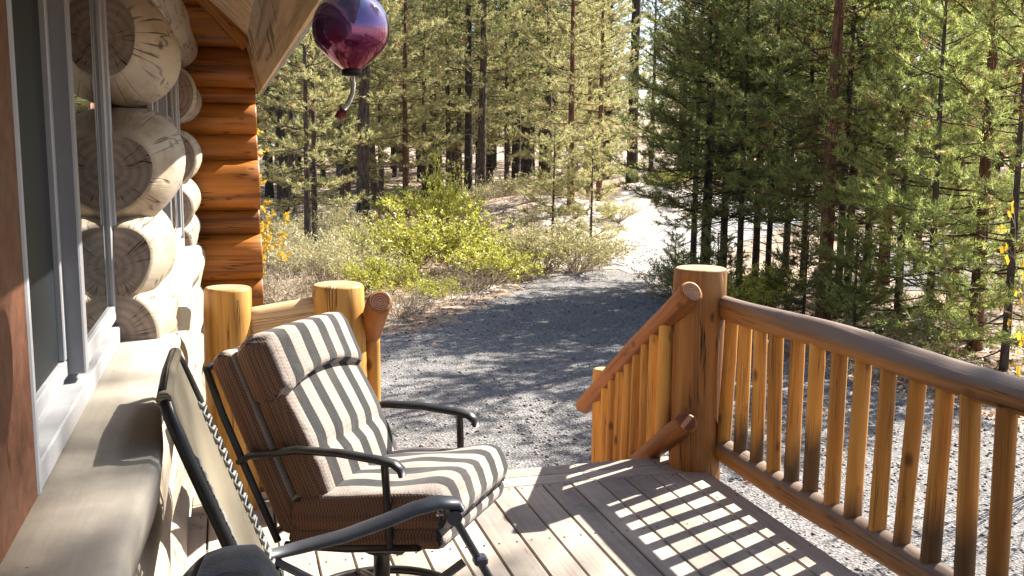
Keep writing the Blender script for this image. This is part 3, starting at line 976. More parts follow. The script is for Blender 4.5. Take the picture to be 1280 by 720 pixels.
make_chair('patio_chair', 'patio chair in the near corner showing only its dark navy checked cushion top', (.23,1.235,0), R(-8), M['stripe_navy'], M['gusset_navy'])

# ------------------------------------------------------------------ folding recliner
def make_recliner():
    c = thing('folding_recliner', 'folding recliner with tan mesh sling and grey tube frame leaning at the cabin wall', 'recliner', (.25,2.45,0))
    o = Vector((.25,2.45,0))
    def W(x, y, z): return Vector((x, y, z))-o
    yn, yf = 2.15, 2.70
    def line(z): return .095-.235*(z-.42)/(.63)         # x of the back plane at height z
    def bk(y, z, dx=0): return W(line(z)+dx, y, z)
    mg = M['metal_grey']
    g = Geo()
    # hoop: near tube, top bend, far tube
    g.tube([bk(yn,.36), bk(yn,.6), bk(yn,.95), bk(yn+.012,1.03), bk(yn+.05,1.065), bk((yn+yf)/2,1.07), bk(yf-.05,1.065), bk(yf-.012,1.03), bk(yf,.95), bk(yf,.6), bk(yf,.36)], .0145, 12)
    g.build('back_frame', M['metal_dark'], c)
    # sling, slightly sagging
    n, m = 18, 24; V = []; F = []
    for th in (0, .004):
        for i in range(n+1):
            for j in range(m+1):
                u = i/n; z = .36+.695*j/m
                y = yn+.045+(yf-yn-.09)*u
                sag = -.03*(1-(2*u-1)**2)*math.sin(math.pi*min(1, (j/m)*.95+.02))
                V.append(tuple(bk(y, z, sag-th+.005)))
    N = (n+1)*(m+1)
    for i in range(n):
        for j in range(m):
            a = i*(m+1)+j; b = a+m+1
            F.append((a, b, b+1, a+1)); F.append((N+a, N+a+1, N+b+1, N+b))
    g = Geo(); g.add(V, F)
    t = NT('tan_sling'); v = t.N('ShaderNodeTexCoord').outputs['Object']
    x, y, z = t.sep(v); wv = t.math('MULTIPLY', t.math('SINE', t.math('MULTIPLY', y, 900)), t.math('SINE', t.math('MULTIPLY', z, 900)))
    cc = t.ramp(t.math('MULTIPLY_ADD', wv, .5, .5), [(.2,(.14,.115,.078)),(.8,(.27,.23,.16))])
    cc = t.mix(t.ramp(t.noise(v, 5, 5, .6), [(.45,0),(.75,.4)]), cc, (.18,.16,.12)); t.color(cc); t.rough(.85); t.normal(t.bump(wv, .3, .002))
    g.build('sling', t.mat, c)
    # folded hem at the top of the sling
    g = Geo(); g.tube([bk(yn+.03,1.062), bk((yn+yf)/2,1.068), bk(yf-.03,1.062)], .0165, 12); g.build('sling_hem', t.mat, c)
    # elastic lacing between sling and tubes
    for yt, ys in ((yf,yf-.052),(yn,yn+.052)):
        g = Geo()
        zig = []
        for k in range(17):
            z = .40+.032*k
            zig += [bk(yt,z,.014), bk((yt+ys)/2,z+.012,.015), bk(ys,z+.010,.010), bk(ys,z+.022,.004)]
        g.tube(zig, .0045, 6)
        g.build('lacing', M['white_cord'], c)
    for y in (yf, yn):
        s = 1 if y == yf else -1
        dz_ = 0 if y == yf else -.035
        a = Geo()
        pts = [W(px_,y,pz_+dz_) for px_, pz_ in ((.075,.478),(.16,.492),(.28,.512),(.40,.545),(.48,.572),(.55,.585),(.605,.578),(.618,.560))]
        a.tube(pts, [.020,.024,.026,.027,.028,.029,.027,.020], 14, squash=(1.35,.62))
        ar = a.build('arm', M['plastic'], c)
        k = Geo(); k.tube([W(.592,y-.034,.545), W(.592,y+.034,.545)], .022, 16); k.build('knob', M['plastic'], ar)
        f = Geo()
        f.tube([W(.592,y,.545), W(.70,y,.345), W(.84,y,.085), W(.885,y,.014)], .0125, 10)
        f.build('front_leg', mg, c)
        f = Geo()
        f.tube([W(.62,y-.028*s,.41), W(.45,y-.028*s,.30), W(.10,y-.028*s,.075), W(.0,y-.028*s,.014)], .0125, 10)
        f.build('rear_leg', mg, c)
        f = Geo()
        f.tube([W(.085,y-.014*s,.47), W(.22,y-.014*s,.38), W(.45,y-.014*s,.335), W(.71,y-.014*s,.33), W(.80,y-.014*s,.30)], .0115, 10)
        f.box(tuple(W(.655,y-.022,.385)), tuple(W(.695,y+.022,.412)), bevel=.006)
        f.build('seat_rail', mg, c)
    f = Geo(); f.tube([W(.885,yn,.014), W(.885,yf,.014)], .0125, 10); f.build('cross_bar', mg, c)
    f = Geo(); f.tube([W(.0,yn+.02,.014), W(.0,yf-.02,.014)], .0125, 10); f.build('cross_bar', mg, c)
    return c
make_recliner()

# ------------------------------------------------------------------ hanging glass feeder
def make_feeder():
    c = thing('glass_feeder', 'round iridescent purple glass hummingbird feeder hanging from the eave', 'bird feeder', (.243,2.02,1.822))
    r = .0755
    prof = []
    for k in range(40):
        a = math.pi*k/39*.60
        prof.append((max(.0015, r*math.sin(a)), r*math.cos(a)))
    # taper from the ball to the neck
    r0, z0 = prof[-1]
    for k in range(1, 15):
        t = k/14
        prof.append((r0+(.018-r0)*t**1.38, z0+(-.078-z0)*t))
    prof = [(a, b) for a, b in prof][::-1]
    g = Geo(); g.lathe(prof, 56)
    t = NT('iridescent_glass')
    v = t.N('ShaderNodeTexCoord').outputs['Object']; z = t.sep(v)[2]
    n = t.noise(v, 14, 3, .6, 1.5)
    f = t.math('ADD', z, t.math('MULTIPLY_ADD', n, .07, -.035))
    cc = t.ramp(t.math('MULTIPLY_ADD', f, 6.6, .5), [(.05,(.26,.008,.04)),(.3,(.24,.022,.10)),(.55,(.19,.09,.26)),(.9,(.20,.24,.42))])
    t.color(cc); t.rough(.04); t.b.inputs['Metallic'].default_value = .55
    t.b.inputs['Specular IOR Level'].default_value = .8
    t.b.inputs['Thin Film Thickness'].default_value = 420; t.b.inputs['Thin Film IOR'].default_value = 1.6; t.b.inputs['Coat Weight'].default_value = .35; t.b.inputs['Coat Roughness'].default_value = .02; t.b.inputs['Coat IOR'].default_value = 1.7
    sw = t.math('SINE', t.math('MULTIPLY', t.math('ADD', z, t.math('MULTIPLY', n, .05)), 240))
    t.normal(t.bump(sw, .06, .002))
    g.build('globe', t.mat, c)
    g = Geo(); g.lathe([(.001,-.076),(.0185,-.076),(.0195,-.079),(.0195,-.087),(.016,-.090),(.001,-.090)], 28); g.build('stopper', M['black_rubber'], c)
    t = NT('clear_tube'); t.color((.55,.50,.42)); t.rough(.12); t.b.inputs['Transmission Weight'].default_value = .45
    g = Geo(); g.tube([(.0,0,-.089),(.002,-.002,-.105),(.000,-.004,-.125),(-.010,-.006,-.145),(-.022,-.008,-.160)], .0052, 12); g.build('tube', t.mat, c)
    g = Geo(); g.tube([(-.018,-.007,-.156),(-.024,-.008,-.166),(-.030,-.009,-.174)], [.0075,.0095,.0085], 14); g.build('tip', M['red_tip'], c)
    g = Geo(); g.lathe([(.018,.070),(.018,.082),(.004,.088),(.002,.10)], 20); g.tube([(0,0,.09),(.004,0,.24)], .0015, 6); g.build('hanger', M['metal_dark'], c)
make_feeder()

#TREES#
# ------------------------------------------------------------------ pines
def needle_mat(name, young, old, dead, transl=.35):
    t = NT(name)
    at = t.N('ShaderNodeAttribute', attribute_name='tint')
    oi = t.N('ShaderNodeObjectInfo')
    f = t.math('ADD', at.outputs['Fac'], t.math('MULTIPLY_ADD', oi.outputs['Random'], .3, -.15))
    c = t.ramp(f, [(.0, dead), (.07, dead), (.10, old), (.85, young)])
    t.color(c); t.rough(.5); t.b.inputs['Specular IOR Level'].default_value = .35
    tr = t.N('ShaderNodeBsdfTranslucent'); t.L(c, tr.inputs[0])
    ms = t.N('ShaderNodeMixShader'); ms.inputs[0].default_value = transl
    t.L(t.b.outputs[0], ms.inputs[1]); t.L(tr.outputs[0], ms.inputs[2]); t.L(ms.outputs[0], t.out.inputs[0])
    return t.mat
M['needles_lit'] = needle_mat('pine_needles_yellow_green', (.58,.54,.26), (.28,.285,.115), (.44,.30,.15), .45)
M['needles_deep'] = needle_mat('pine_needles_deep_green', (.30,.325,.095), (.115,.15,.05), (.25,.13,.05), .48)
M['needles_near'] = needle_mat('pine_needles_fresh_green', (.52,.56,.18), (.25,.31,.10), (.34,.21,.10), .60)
def bark_mat(name, a, b, c3):
    t = NT(name); v = t.coords('Object', (1,1,1), True)
    mp = t.N('ShaderNodeMapping'); mp.inputs['Scale'].default_value = (16,16,4); t.L(v, mp.inputs[0])
    n = t.noise(mp.outputs[0], 1, 5, .65); vo = t.voronoi(mp.outputs[0], 1.6)
    c = t.ramp(n, [(.3,a),(.55,b),(.75,c3)]); c = t.mix(t.ramp(vo, [(.45,0),(.8,.6)]), c, tuple(q*.35 for q in a))
    t.color(c); t.rough(.92); t.normal(t.bump(t.math('SUBTRACT', n, vo), .8, .03))
    return t.mat
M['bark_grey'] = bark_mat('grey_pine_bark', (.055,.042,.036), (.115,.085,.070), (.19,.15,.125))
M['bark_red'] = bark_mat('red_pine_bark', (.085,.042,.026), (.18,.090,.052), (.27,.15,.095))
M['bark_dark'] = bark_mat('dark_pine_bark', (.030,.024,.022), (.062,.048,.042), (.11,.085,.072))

def norm(a): return a/np.maximum(np.linalg.norm(a, axis=-1, keepdims=True), 1e-9)
def tufts(P, D, L, k, nlen, w, rs, spread=(25,62)):
    """needle triangles along twigs P + D*[0,L]"""
    n = len(P)
    s = rs.uniform(.08, 1.0, (n,k,1))**.8
    base = P[:,None,:]+D[:,None,:]*(L[:,None,None]*s)
    rnd = rs.normal(size=(n,k,3)); perp = norm(np.cross(np.broadcast_to(D[:,None,:], rnd.shape), rnd))
    a = np.radians(rs.uniform(spread[0], spread[1], (n,k,1)))*(1.15-.35*s)
    nd = D[:,None,:]*np.cos(a)+perp*np.sin(a)
    ln = nlen*rs.uniform(.7,1.15,(n,k,1))
    tip = base+nd*ln
    side = norm(np.cross(nd, rs.normal(size=(n,k,3))))*(w*.5)
    V = np.stack([base+side, base-side, tip], 2).reshape(-1,3)
    T = np.arange(len(V)).reshape(-1,3)
    tint = np.repeat(np.clip(rs.normal(.5,.20,(n,1,1)),.12,1)*np.ones((n,k,1)), 3, 2)
    dd = rs.uniform(size=(n,1,1)) < .05
    tint = np.where(dd, 0.0, tint).reshape(-1)
    return V, T, tint
def sticks(A, B, ra, rb):
    """3-sided tapered prisms from A to B"""
    n = len(A); d = norm(B-A); r = np.tile([[.31,.87,.23]], (n,1)); u = norm(np.cross(d, r)); v = np.cross(d, u)
    V = []
    for P, rad in ((A, ra), (B, rb)):
        for k in range(3):
            c, s = math.cos(2.094*k), math.sin(2.094*k)
            V.append(P+(u*c+v*s)*np.reshape(rad, (-1,1)))
    V = np.stack(V, 1).reshape(-1,3)
    T = []
    for k in range(3):
        j = (k+1) % 3
        T += [(k,j,3+j),(k,3+j,3+k)]
    T = (np.array(T)[None]+np.arange(n)[:,None,None]*6).reshape(-1,3)
    return V, T

def pine_meshes(name, seed, H, r0, zb, R0, dens=1.0, k=16, nlen=.085, w=.009, dead=0, dead_lo=.8, whorl=.36, needle='needles_lit', bark='bark_grey', lean=0.0, profile=.75, thin_top=1.0):
    rs = np.random.RandomState(seed)
    nseg = 26
    zz = np.linspace(0, H, nseg+1)
    ph = rs.uniform(0, 6.28, 4)
    cx = lean*zz/H+.03*np.sin(zz*.7+ph[0])*(zz/H+.1); cy = .03*np.sin(zz*.6+ph[1])*(zz/H+.1)
    def axis(z): return np.stack([np.interp(z, zz, cx), np.interp(z, zz, cy), z], -1)
    rad = r0*(1-zz/H)**.85+.006; rad[0] *= 1.28; 
    V = []; 
    ns = 11
    for i, z in enumerate(zz):
        for q in range(ns):
            a = 2*math.pi*q/ns; rr = rad[i]*(1+.07*math.sin(3*a+z*1.3+ph[2])+rs.uniform(-.04,.04))
            V.append((cx[i]+rr*math.cos(a), cy[i]+rr*math.sin(a), z if i else -.25))
    T = []
    for i in range(nseg):
        for q in range(ns):
            j = (q+1) % ns
            T += [(i*ns+q, i*ns+j, (i+1)*ns+j), (i*ns+q, (i+1)*ns+j, (i+1)*ns+q)]
    V = [np.array(V)]; T = [np.array(T)]; nv = len(V[0])
    def addst(A, B, ra, rb):
        nonlocal nv
        if not len(A): return
        a, b = sticks(np.array(A), np.array(B), np.array(ra), np.array(rb)); V.append(a); T.append(b+nv); nv += len(a)
    # limbs
    SA=[];SB=[];RA=[];RB=[];TP=[];TD=[];TL=[]
    z = zb
    while z < H-.25:
        f = (z-zb)/(H-zb)
        nb = rs.randint(3,6) if f < .92 else 3
        a0 = rs.uniform(0, 6.28)
        for b in range(nb):
            a = a0+b*2*math.pi/nb+rs.uniform(-.35,.35)
            L = R0*(1-f)**profile*rs.uniform(.62,1.12)*(.72+.28*min(1, f*6+.2))+.12
            zs = z+rs.uniform(-.10,.10)
            el = math.radians(-8+48*f+rs.uniform(-10,10)); curl = rs.uniform(.10,.42)*(1-.5*f)
            hd = np.array([math.cos(a), math.sin(a)])
            m = 6
            pts = []
            wob = rs.normal(0, .025*L, (m+1,2))
            for q in range(m+1):
                s = q/m
                off = np.array([-hd[1], hd[0]])*wob[q,0]*s
                pts.append(axis(np.array(zs))+np.array([hd[0]*L*s+off[0], hd[1]*L*s+off[1], L*(math.sin(el)*s-.28*(1-f)*s*(1-s)+curl*s*s*.55)]))
            pts = np.array(pts); br = .010*L+.004
            for q in range(m):
                SA.append(pts[q]); SB.append(pts[q+1]); RA.append(br*(1-q/m*.8)); RB.append(br*(1-(q+1)/m*.8))
            nt = max(3, int((4+9*L)*dens*(thin_top if f > .55 else 1)))
            for q in range(nt):
                s = .30+.70*(q+rs.uniform(0,1))/nt if L > .5 else rs.uniform(.1,1)
                x = s*m; i0 = min(m-1, int(x)); p = pts[i0]+(pts[i0+1]-pts[i0])*(x-i0)
                d = norm(pts[i0+1]-pts[i0])
                sd = norm(np.cross(d, [0,0,1]))*rs.choice([-1,1])
                dv = norm(d*rs.uniform(.35,1.0)+sd*rs.uniform(.3,1.0)+np.array([0,0,1])*rs.uniform(-.15,.65))
                tl = rs.uniform(.16,.34)*(1-.3*f)*(.7+.3*min(1.4,L))
                SA.append(p); SB.append(p+dv*tl*.9); RA.append(.0045); RB.append(.002)
                TP.append(p+dv*tl*.22); TD.append(dv); TL.append(tl*.8)
                if rs.uniform() < .75:
                    d2 = norm(dv+rs.normal(0,.55,3)+np.array([0,0,.25])); p2 = p+dv*tl*rs.uniform(.3,.7)
                    TP.append(p2); TD.append(d2); TL.append(tl*.62)
            TP.append(pts[-1]-norm(pts[-1]-pts[-2])*.06); TD.append(norm(pts[-1]-pts[-2])); TL.append(.22)
        z += whorl*rs.uniform(.75,1.25)
    TP.append(axis(np.array(H-.2))); TD.append(np.array([0,0,1.])); TL.append(.35)
    # bare dead twigs below the crown
    for _ in range(dead):
        zs = rs.uniform(dead_lo, zb+1.2); a = rs.uniform(0,6.28); L = rs.uniform(.3,1.5)*min(1,R0)
        p = axis(np.array(zs)); d = np.array([math.cos(a), math.sin(a), rs.uniform(-.25,.2)])
        for q in range(4):
            d2 = norm(d+rs.normal(0,.16,3)+np.array([0,0,-.06*q])); p2 = p+d2*L/4
            SA.append(p); SB.append(p2); RA.append(.009*(1-q*.2)); RB.append(.009*(1-(q+1)*.2))
            for __ in range(2):
                if rs.uniform() < .6:
                    d3 = norm(d2+rs.normal(0,.7,3)); SA.append(p2); SB.append(p2+d3*rs.uniform(.1,.35)*L); RA.append(.004); RB.append(.0015)
            p = p2; d = d2
    addst(SA, SB, RA, RB)
    tm = tri_mesh(name+'_trunk', np.concatenate(V), np.concatenate(T), M[bark], smooth=True)
    nvv, ntt, ti = tufts(np.array(TP), np.array(TD), np.array(TL), k, nlen, w, rs)
    cm = tri_mesh(name+'_crown', nvv, ntt, M[needle], ti)
    return tm, cm
def pine(name, label, meshes, loc, rz, sc, group):
    t = thing(name, label, 'tree', loc, rz, group)
    t.scale = sc if hasattr(sc, '__len__') else (sc,)*3
    a = link('trunk', meshes[0], t); b = link('crown', meshes[1], t)
    return t
KIND = {}
def K(key, *a, **k): KIND[key] = pine_meshes(key, *a, **k)
# sunlit young lodgepoles left of and beyond the drive
K('lit1', 11, 8.5, .085, 1.7, 1.55, dead=26, k=16, nlen=.095, w=.017, dens=1.0)
K('lit2', 12, 9.2, .105, 2.3, 1.65, dead=40, k=16, nlen=.095, w=.017, dens=1.0)
K('lit3', 13, 8, .085, 1.0, 1.45, dead=14, k=16, nlen=.095, w=.017, dens=1.0, bark='bark_red')
K('lit4', 14, 10, .145, 2.9, 1.7, dead=46, k=16, nlen=.095, w=.017, dens=1.0, lean=.5)
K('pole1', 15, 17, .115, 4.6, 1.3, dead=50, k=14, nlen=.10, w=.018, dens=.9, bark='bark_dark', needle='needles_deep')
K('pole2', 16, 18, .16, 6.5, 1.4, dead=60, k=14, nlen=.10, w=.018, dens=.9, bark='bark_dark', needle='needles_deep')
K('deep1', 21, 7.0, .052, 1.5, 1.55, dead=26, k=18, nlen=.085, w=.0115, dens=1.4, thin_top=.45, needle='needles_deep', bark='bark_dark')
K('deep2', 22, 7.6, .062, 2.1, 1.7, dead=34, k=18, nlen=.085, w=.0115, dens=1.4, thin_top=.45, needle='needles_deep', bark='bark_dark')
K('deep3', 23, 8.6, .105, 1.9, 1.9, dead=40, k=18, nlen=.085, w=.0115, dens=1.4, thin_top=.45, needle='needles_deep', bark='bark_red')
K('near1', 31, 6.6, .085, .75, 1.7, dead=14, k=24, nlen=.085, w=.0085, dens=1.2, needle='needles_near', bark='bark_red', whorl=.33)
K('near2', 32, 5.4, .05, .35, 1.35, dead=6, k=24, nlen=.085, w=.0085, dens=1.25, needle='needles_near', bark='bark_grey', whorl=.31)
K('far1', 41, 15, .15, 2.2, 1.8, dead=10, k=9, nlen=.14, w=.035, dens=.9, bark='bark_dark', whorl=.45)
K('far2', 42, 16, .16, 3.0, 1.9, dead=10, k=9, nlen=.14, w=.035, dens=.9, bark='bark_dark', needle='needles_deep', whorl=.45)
K('sap', 51, 2.6, .028, .12, .75, dead=0, k=18, nlen=.07, w=.011, dens=1.5, whorl=.22)
K('sapn', 52, 1.7, .025, .05, .75, dead=0, k=22, nlen=.06, w=.008, dens=2.0, whorl=.16, needle='needles_deep')

rng = random.Random(77)
G1 = 'sunlit pines left of the path'; G2 = 'dark shaded pines behind the deck corner'; G3 = 'green pines beyond the right railing'; G4 = 'pines deep in the far forest'
listed = [
 # kind, px, dist, scale, label, group
 ('pole1',352,25,1.0,'dark slim pine trunk closest to the edge of the cabin wing',G1),
 ('lit2',366,27.5,1.0,'grey trunked pine second from the cabin wing',G1),
 ('lit1',384,19.5,.80,'left one of two very thin close pines in the dry grass',G1),
 ('lit1',393,20.3,.78,'right one of two very thin close pines in the dry grass',G1),
 ('lit2',425,26,1.0,'thin pine just left of the thick pale trunk under the feeder',G1),
 ('lit4',453,25,1.1,'thick pale grey pine trunk below the glass feeder',G1),
 ('lit3',432,31,1.2,'bushy yellow green pine directly behind the glass feeder',G1),
 ('lit1',476,31,1.1,'pine with dead grey twigs right of the thick pale trunk',G1),
 ('lit3',507,27,1.05,'leaning red brown pine trunk left of the tall manzanita',G1),
 ('lit1',530,33,1.1,'pine behind the top of the tall bright green manzanita',G1),
 ('pole1',585,29.5,1.05,'left trunk of the tall dark pair of pines over the sandy mound',G1),
 ('lit4',601,28.5,.95,'right trunk of the tall dark pair of pines over the sandy mound',G1),
 ('lit2',560,35,1.1,'pine standing well behind the dark pair on its left',G1),
 ('lit1',632,34,1.15,'yellow green pine standing just right of the dark pair',G1),
 ('pole1',657,37,1.1,'dark pine between the dark pair and the thin red trunk',G1),
 ('lit2',684,33,1.1,'broad sunlit pine behind the thin red trunk on its left',G1),
 ('lit3',712,24,1.0,'thin red trunk pine with low pale crown beside the drive end',G1),
 ('lit3',748,26.5,.95,'bushy pale young pine at the end of the drive, right of thin red trunk',G1),
 ('lit3',735,29.5,1.0,'slim pale pine half hidden behind the two young pines at the drive end',G1),
 ('pole2',788,31,1.0,'tall bare dark trunk standing alone beside the bend of the path',G1),
 ('lit2',812,42,1.1,'pine above the far bend of the path',G1),
 ('pole2',757,39,1.0,'dark bare pine behind the pale young pines',G1),
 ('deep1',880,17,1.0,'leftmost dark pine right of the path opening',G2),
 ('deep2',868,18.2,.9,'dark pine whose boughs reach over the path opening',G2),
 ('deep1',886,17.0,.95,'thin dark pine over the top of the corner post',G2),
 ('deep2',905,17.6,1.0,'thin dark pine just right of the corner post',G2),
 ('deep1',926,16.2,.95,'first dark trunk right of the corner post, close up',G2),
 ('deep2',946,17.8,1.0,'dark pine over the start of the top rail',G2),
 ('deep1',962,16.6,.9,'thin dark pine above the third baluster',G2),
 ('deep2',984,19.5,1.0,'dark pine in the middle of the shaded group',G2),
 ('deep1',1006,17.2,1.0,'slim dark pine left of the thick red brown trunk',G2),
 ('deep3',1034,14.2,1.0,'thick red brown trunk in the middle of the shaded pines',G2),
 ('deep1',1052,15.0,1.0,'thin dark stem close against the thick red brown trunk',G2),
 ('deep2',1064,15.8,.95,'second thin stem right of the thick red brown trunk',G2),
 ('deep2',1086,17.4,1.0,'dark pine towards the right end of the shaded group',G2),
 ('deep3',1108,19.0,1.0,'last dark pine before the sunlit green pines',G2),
 ('near2',1128,14.2,1.0,'bushy green young pine at the left of the sunlit right group',G3),
 ('near2',1168,13.0,.95,'bushy green young pine in front of the right group',G3),
 ('near1',1228,13.3,1.05,'green pine with a straight red trunk above the right railing',G3),
 ('near1',1196,16.5,1.0,'green pine behind the straight red trunk on its left',G3),
 ('near2',1268,12.2,.9,'green pine behind the golden leaved branch',G3),
 ('near1',1262,17.5,1.05,'green pine behind the straight red trunk on its right',G3),
 ('deep2',1150,21,1.0,'dark pine far behind the green pines of the right group',G3),
]
for kind, u, dist, s, lab, grp in listed:
    pine('pine_tree', lab, KIND[kind], az_pt(u, dist), rng.uniform(0,6.28), (s*rng.uniform(.95,1.05), s*rng.uniform(.95,1.05), s), grp)
pine('pine_sapling', 'small pale pine sapling at the right edge of the driveway end', KIND['sap'], az_pt(846,17.2), 1.0, .42, None)['category'] = 'sapling'
pine('pine_sapling', 'low dark green pine sapling beside the corner post', KIND['sapn'], az_pt(856,15.5), 2.0, .5, None)['category'] = 'sapling'
pine('pine_sapling', 'feathery pine sapling in the brush left of the thin red trunk', KIND['sap'], az_pt(690,21.5), 4.0, 1.0, None)['category'] = 'sapling'
pine('pine_sapling', 'upright pine sapling in the brush right of the thin red trunk', KIND['sap'], az_pt(738,22.0), 3.0, .95, None)['category'] = 'sapling'
for u, d, s in ((900,15.0,.7),(1010,14.5,.8),(1075,13.2,.8)):
    lab = {900:'dark green seedling pine below the corner of the top rail',1010:'dark green seedling pine seen through the rail near the red brown trunk',1075:'dark green seedling pine in the shade at the right of the dark group'}[u]
    pine('pine_sapling', lab, KIND['sapn'], az_pt(u, d), u*1.0, s, None)['category'] = 'sapling'

# far forest: every pine its own copy
protos = {}
def far_tree(kind, x, y, s):
    loc = (x, y, float(terr(x, y)))
    lab = 'slim pine deep in the far forest behind the nearer pines'
    if kind not in protos:
        protos[kind] = pine('pine_tree', lab, KIND[kind], loc, rng.uniform(0,6.28), s, G4)
    else:
        copy_thing(protos[kind], loc, rng.uniform(0,6.28), s)
placed = []
def ok(x, y, dmin):
    for a, b in placed:
        if (a-x)**2+(b-y)**2 < dmin*dmin: return False
    placed.append((x, y)); return True
tries = 0; cnt = 0
while cnt < 165 and tries < 6000:
    tries += 1
    a = R(rng.uniform(-2, 47)); d = rng.uniform(33, 85)**1.0
    ad = math.degrees(a)
    if 20.8 < ad < 25.2: continue                 # the path opening
    if 36.2 < ad < 38.6: continue
    if ad > 24 and d < 40: continue                          # keep the light on the path
    x, y = d*math.sin(a), d*math.cos(a)
    if not ok(x, y, 2.1): continue
    far_tree(rng.choice(['far1','far1','far2']) if d > 42 else rng.choice(['lit1','lit2','pole1','lit4']), x, y, rng.uniform(.85,1.25)); cnt += 1
# unseen pines added right of the picture to shade the cabin wall
K('taller', 62, 20.5, .16, 11.4, 1.9, dens=1.4, k=14, nlen=.10, w=.016, needle='needles_deep', bark='bark_red')
K('tall', 61, 18, .15, 9.6, 1.9, dens=1.5, k=14, nlen=.10, w=.016, needle='needles_deep', bark='bark_red')
for p_, t_, kind in ((-.55,12.5,'tall'),(-1.0,14.2,'taller'),(.9,11.8,'tall'),(2.2,12.6,'tall'),(3.6,11.5,'tall')):
    x, y = .904*t_+.427*p_, .427*t_-.904*p_
    pine('pine_tree', 'unseen tall high crowned pine right of the picture edge', KIND[kind], (x, y, float(terr(x,y))), rng.uniform(0,6.28), 1.0, 'unseen shade pines right of the picture edge')

# ------------------------------------------------------------------ shrubs
def leaf_mat(name, a, b, transl=.35):
    t = NT(name); at = t.N('ShaderNodeAttribute', attribute_name='tint'); oi = t.N('ShaderNodeObjectInfo')
    f = t.math('ADD', at.outputs['Fac'], t.math('MULTIPLY_ADD', oi.outputs['Random'], .2, -.1))
    c = t.ramp(f, [(.1,a),(.9,b)]); t.color(c); t.rough(.45); t.b.inputs['Specular IOR Level'].default_value = .4
    tr = t.N('ShaderNodeBsdfTranslucent'); t.L(c, tr.inputs[0]); ms = t.N('ShaderNodeMixShader'); ms.inputs[0].default_value = transl
    t.L(t.b.outputs[0], ms.inputs[1]); t.L(tr.outputs[0], ms.inputs[2]); t.L(ms.outputs[0], t.out.inputs[0]); return t.mat
M['leaf_bright'] = leaf_mat('manzanita_leaf', (.26,.30,.045), (.66,.62,.13))
M['leaf_olive'] = leaf_mat('brush_leaf', (.24,.23,.09), (.55,.49,.22))
M['leaf_sage'] = leaf_mat('sage_leaf', (.46,.43,.21), (.74,.68,.38), .2)
M['leaf_gold'] = leaf_mat('golden_aspen_leaf', (.46,.26,.02), (.75,.52,.05), .45)
M['straw'] = leaf_mat('dry_straw', (.42,.33,.18), (.68,.57,.36), .2)
M['stem_red'] = simple('red_stem', (.15,.06,.04), .7, var=.3, bump=.2)
M['stem_grey'] = simple('grey_stem', (.33,.27,.20), .8, var=.3, bump=.2)
def shrub_meshes(name, seed, rx, rz, stems, leaves_per, leaf, stem, ll=.05, lw=.028, up_=.5, spike=False):
    rs = np.random.RandomState(seed)
    A=[];B=[];RA=[];RB=[];LP=[];LD=[]
    for i in range(stems):
        a = rs.uniform(0,6.28); sp = rs.uniform(.1,1.0)**.7
        tgt = np.array([math.cos(a)*rx*sp, math.sin(a)*rx*sp, rz*rs.uniform(.55,1.05)*(1-.45*sp**2)])
        p = np.array([math.cos(a)*.12*rx*rs.uniform(), math.sin(a)*.12*rx*rs.uniform(), -.05]); m = 6
        q0 = p.copy()
        for q in range(m):
            s = (q+1)/m
            p2 = q0+(tgt-q0)*np.array([s,s,s**(.8 if not spike else .9)])+rs.normal(0,.03*rx,3)
            A.append(p); B.append(p2); RA.append(.011*(1-q/m*.8)*rx); RB.append(.011*(1-(q+1)/m*.8)*rx)
            if q >= 2:
                for _ in range(3):
                    d = norm((p2-p)/max(1e-6,np.linalg.norm(p2-p))*.5+rs.normal(0,.8,3)+np.array([0,0,up_])); L = rs.uniform(.10,.26)*rx
                    A.append(p2); B.append(p2+d*L); RA.append(.004*rx); RB.append(.0018*rx)
                    n = leaves_per
                    ss = rs.uniform(.2,1.1,(n,1)); LP.append(p2+d*L*ss+rs.normal(0,.018*rx,(n,3))); LD.append(norm(d+rs.normal(0,.75,(n,3))))
            p = p2
    V, T = sticks(np.array(A), np.array(B), np.array(RA), np.array(RB))
    sm = tri_mesh(name+'_stem', V, T, M[stem], smooth=True)
    P = np.concatenate(LP); D = np.concatenate(LD); n = len(P)
    S = norm(np.cross(D, rs.normal(size=(n,3))))
    l = ll*rs.uniform(.7,1.25,(n,1)); w = lw*rs.uniform(.7,1.2,(n,1))
    V = np.stack([P, P+D*l*.5+S*w*.5, P+D*l, P+D*l*.5-S*w*.5], 1).reshape(-1,3)
    T = (np.array([(0,1,2),(0,2,3)])[None]+np.arange(n)[:,None,None]*4).reshape(-1,3)
    ti = np.repeat(np.clip(rs.normal(.5,.22,n),0,1), 4)
    return sm, tri_mesh(name+'_foliage', V, T, M[leaf], ti)
def shrub(name, label, cat, ms, loc, rz, sc, group=None):
    t = thing(name, label, cat, loc, rz, group); t.scale = sc if hasattr(sc,'__len__') else (sc,)*3
    link('stem', ms[0], t); link('foliage', ms[1], t); return t
S1 = shrub_meshes('manz', 1, 1.0, 1.25, 34, 10, 'leaf_bright', 'stem_red', .062, .036)
S2 = shrub_meshes('manzb', 2, 1.0, .95, 36, 9, 'leaf_bright', 'stem_red', .058, .034)
S3 = shrub_meshes('brush', 3, 1.0, 1.0, 40, 7, 'leaf_olive', 'stem_grey', .055, .024)
S4 = shrub_meshes('sage', 4, 1.0, 1.05, 46, 8, 'leaf_sage', 'stem_grey', .07, .013, .9, True)
S5 = shrub_meshes('gold', 5, .55, 2.2, 8, 5, 'leaf_gold', 'stem_grey', .055, .05, .3)
S6 = shrub_meshes('goldnear', 6, .9, 2.5, 14, 3, 'leaf_gold', 'stem_grey', .05, .046, .2)
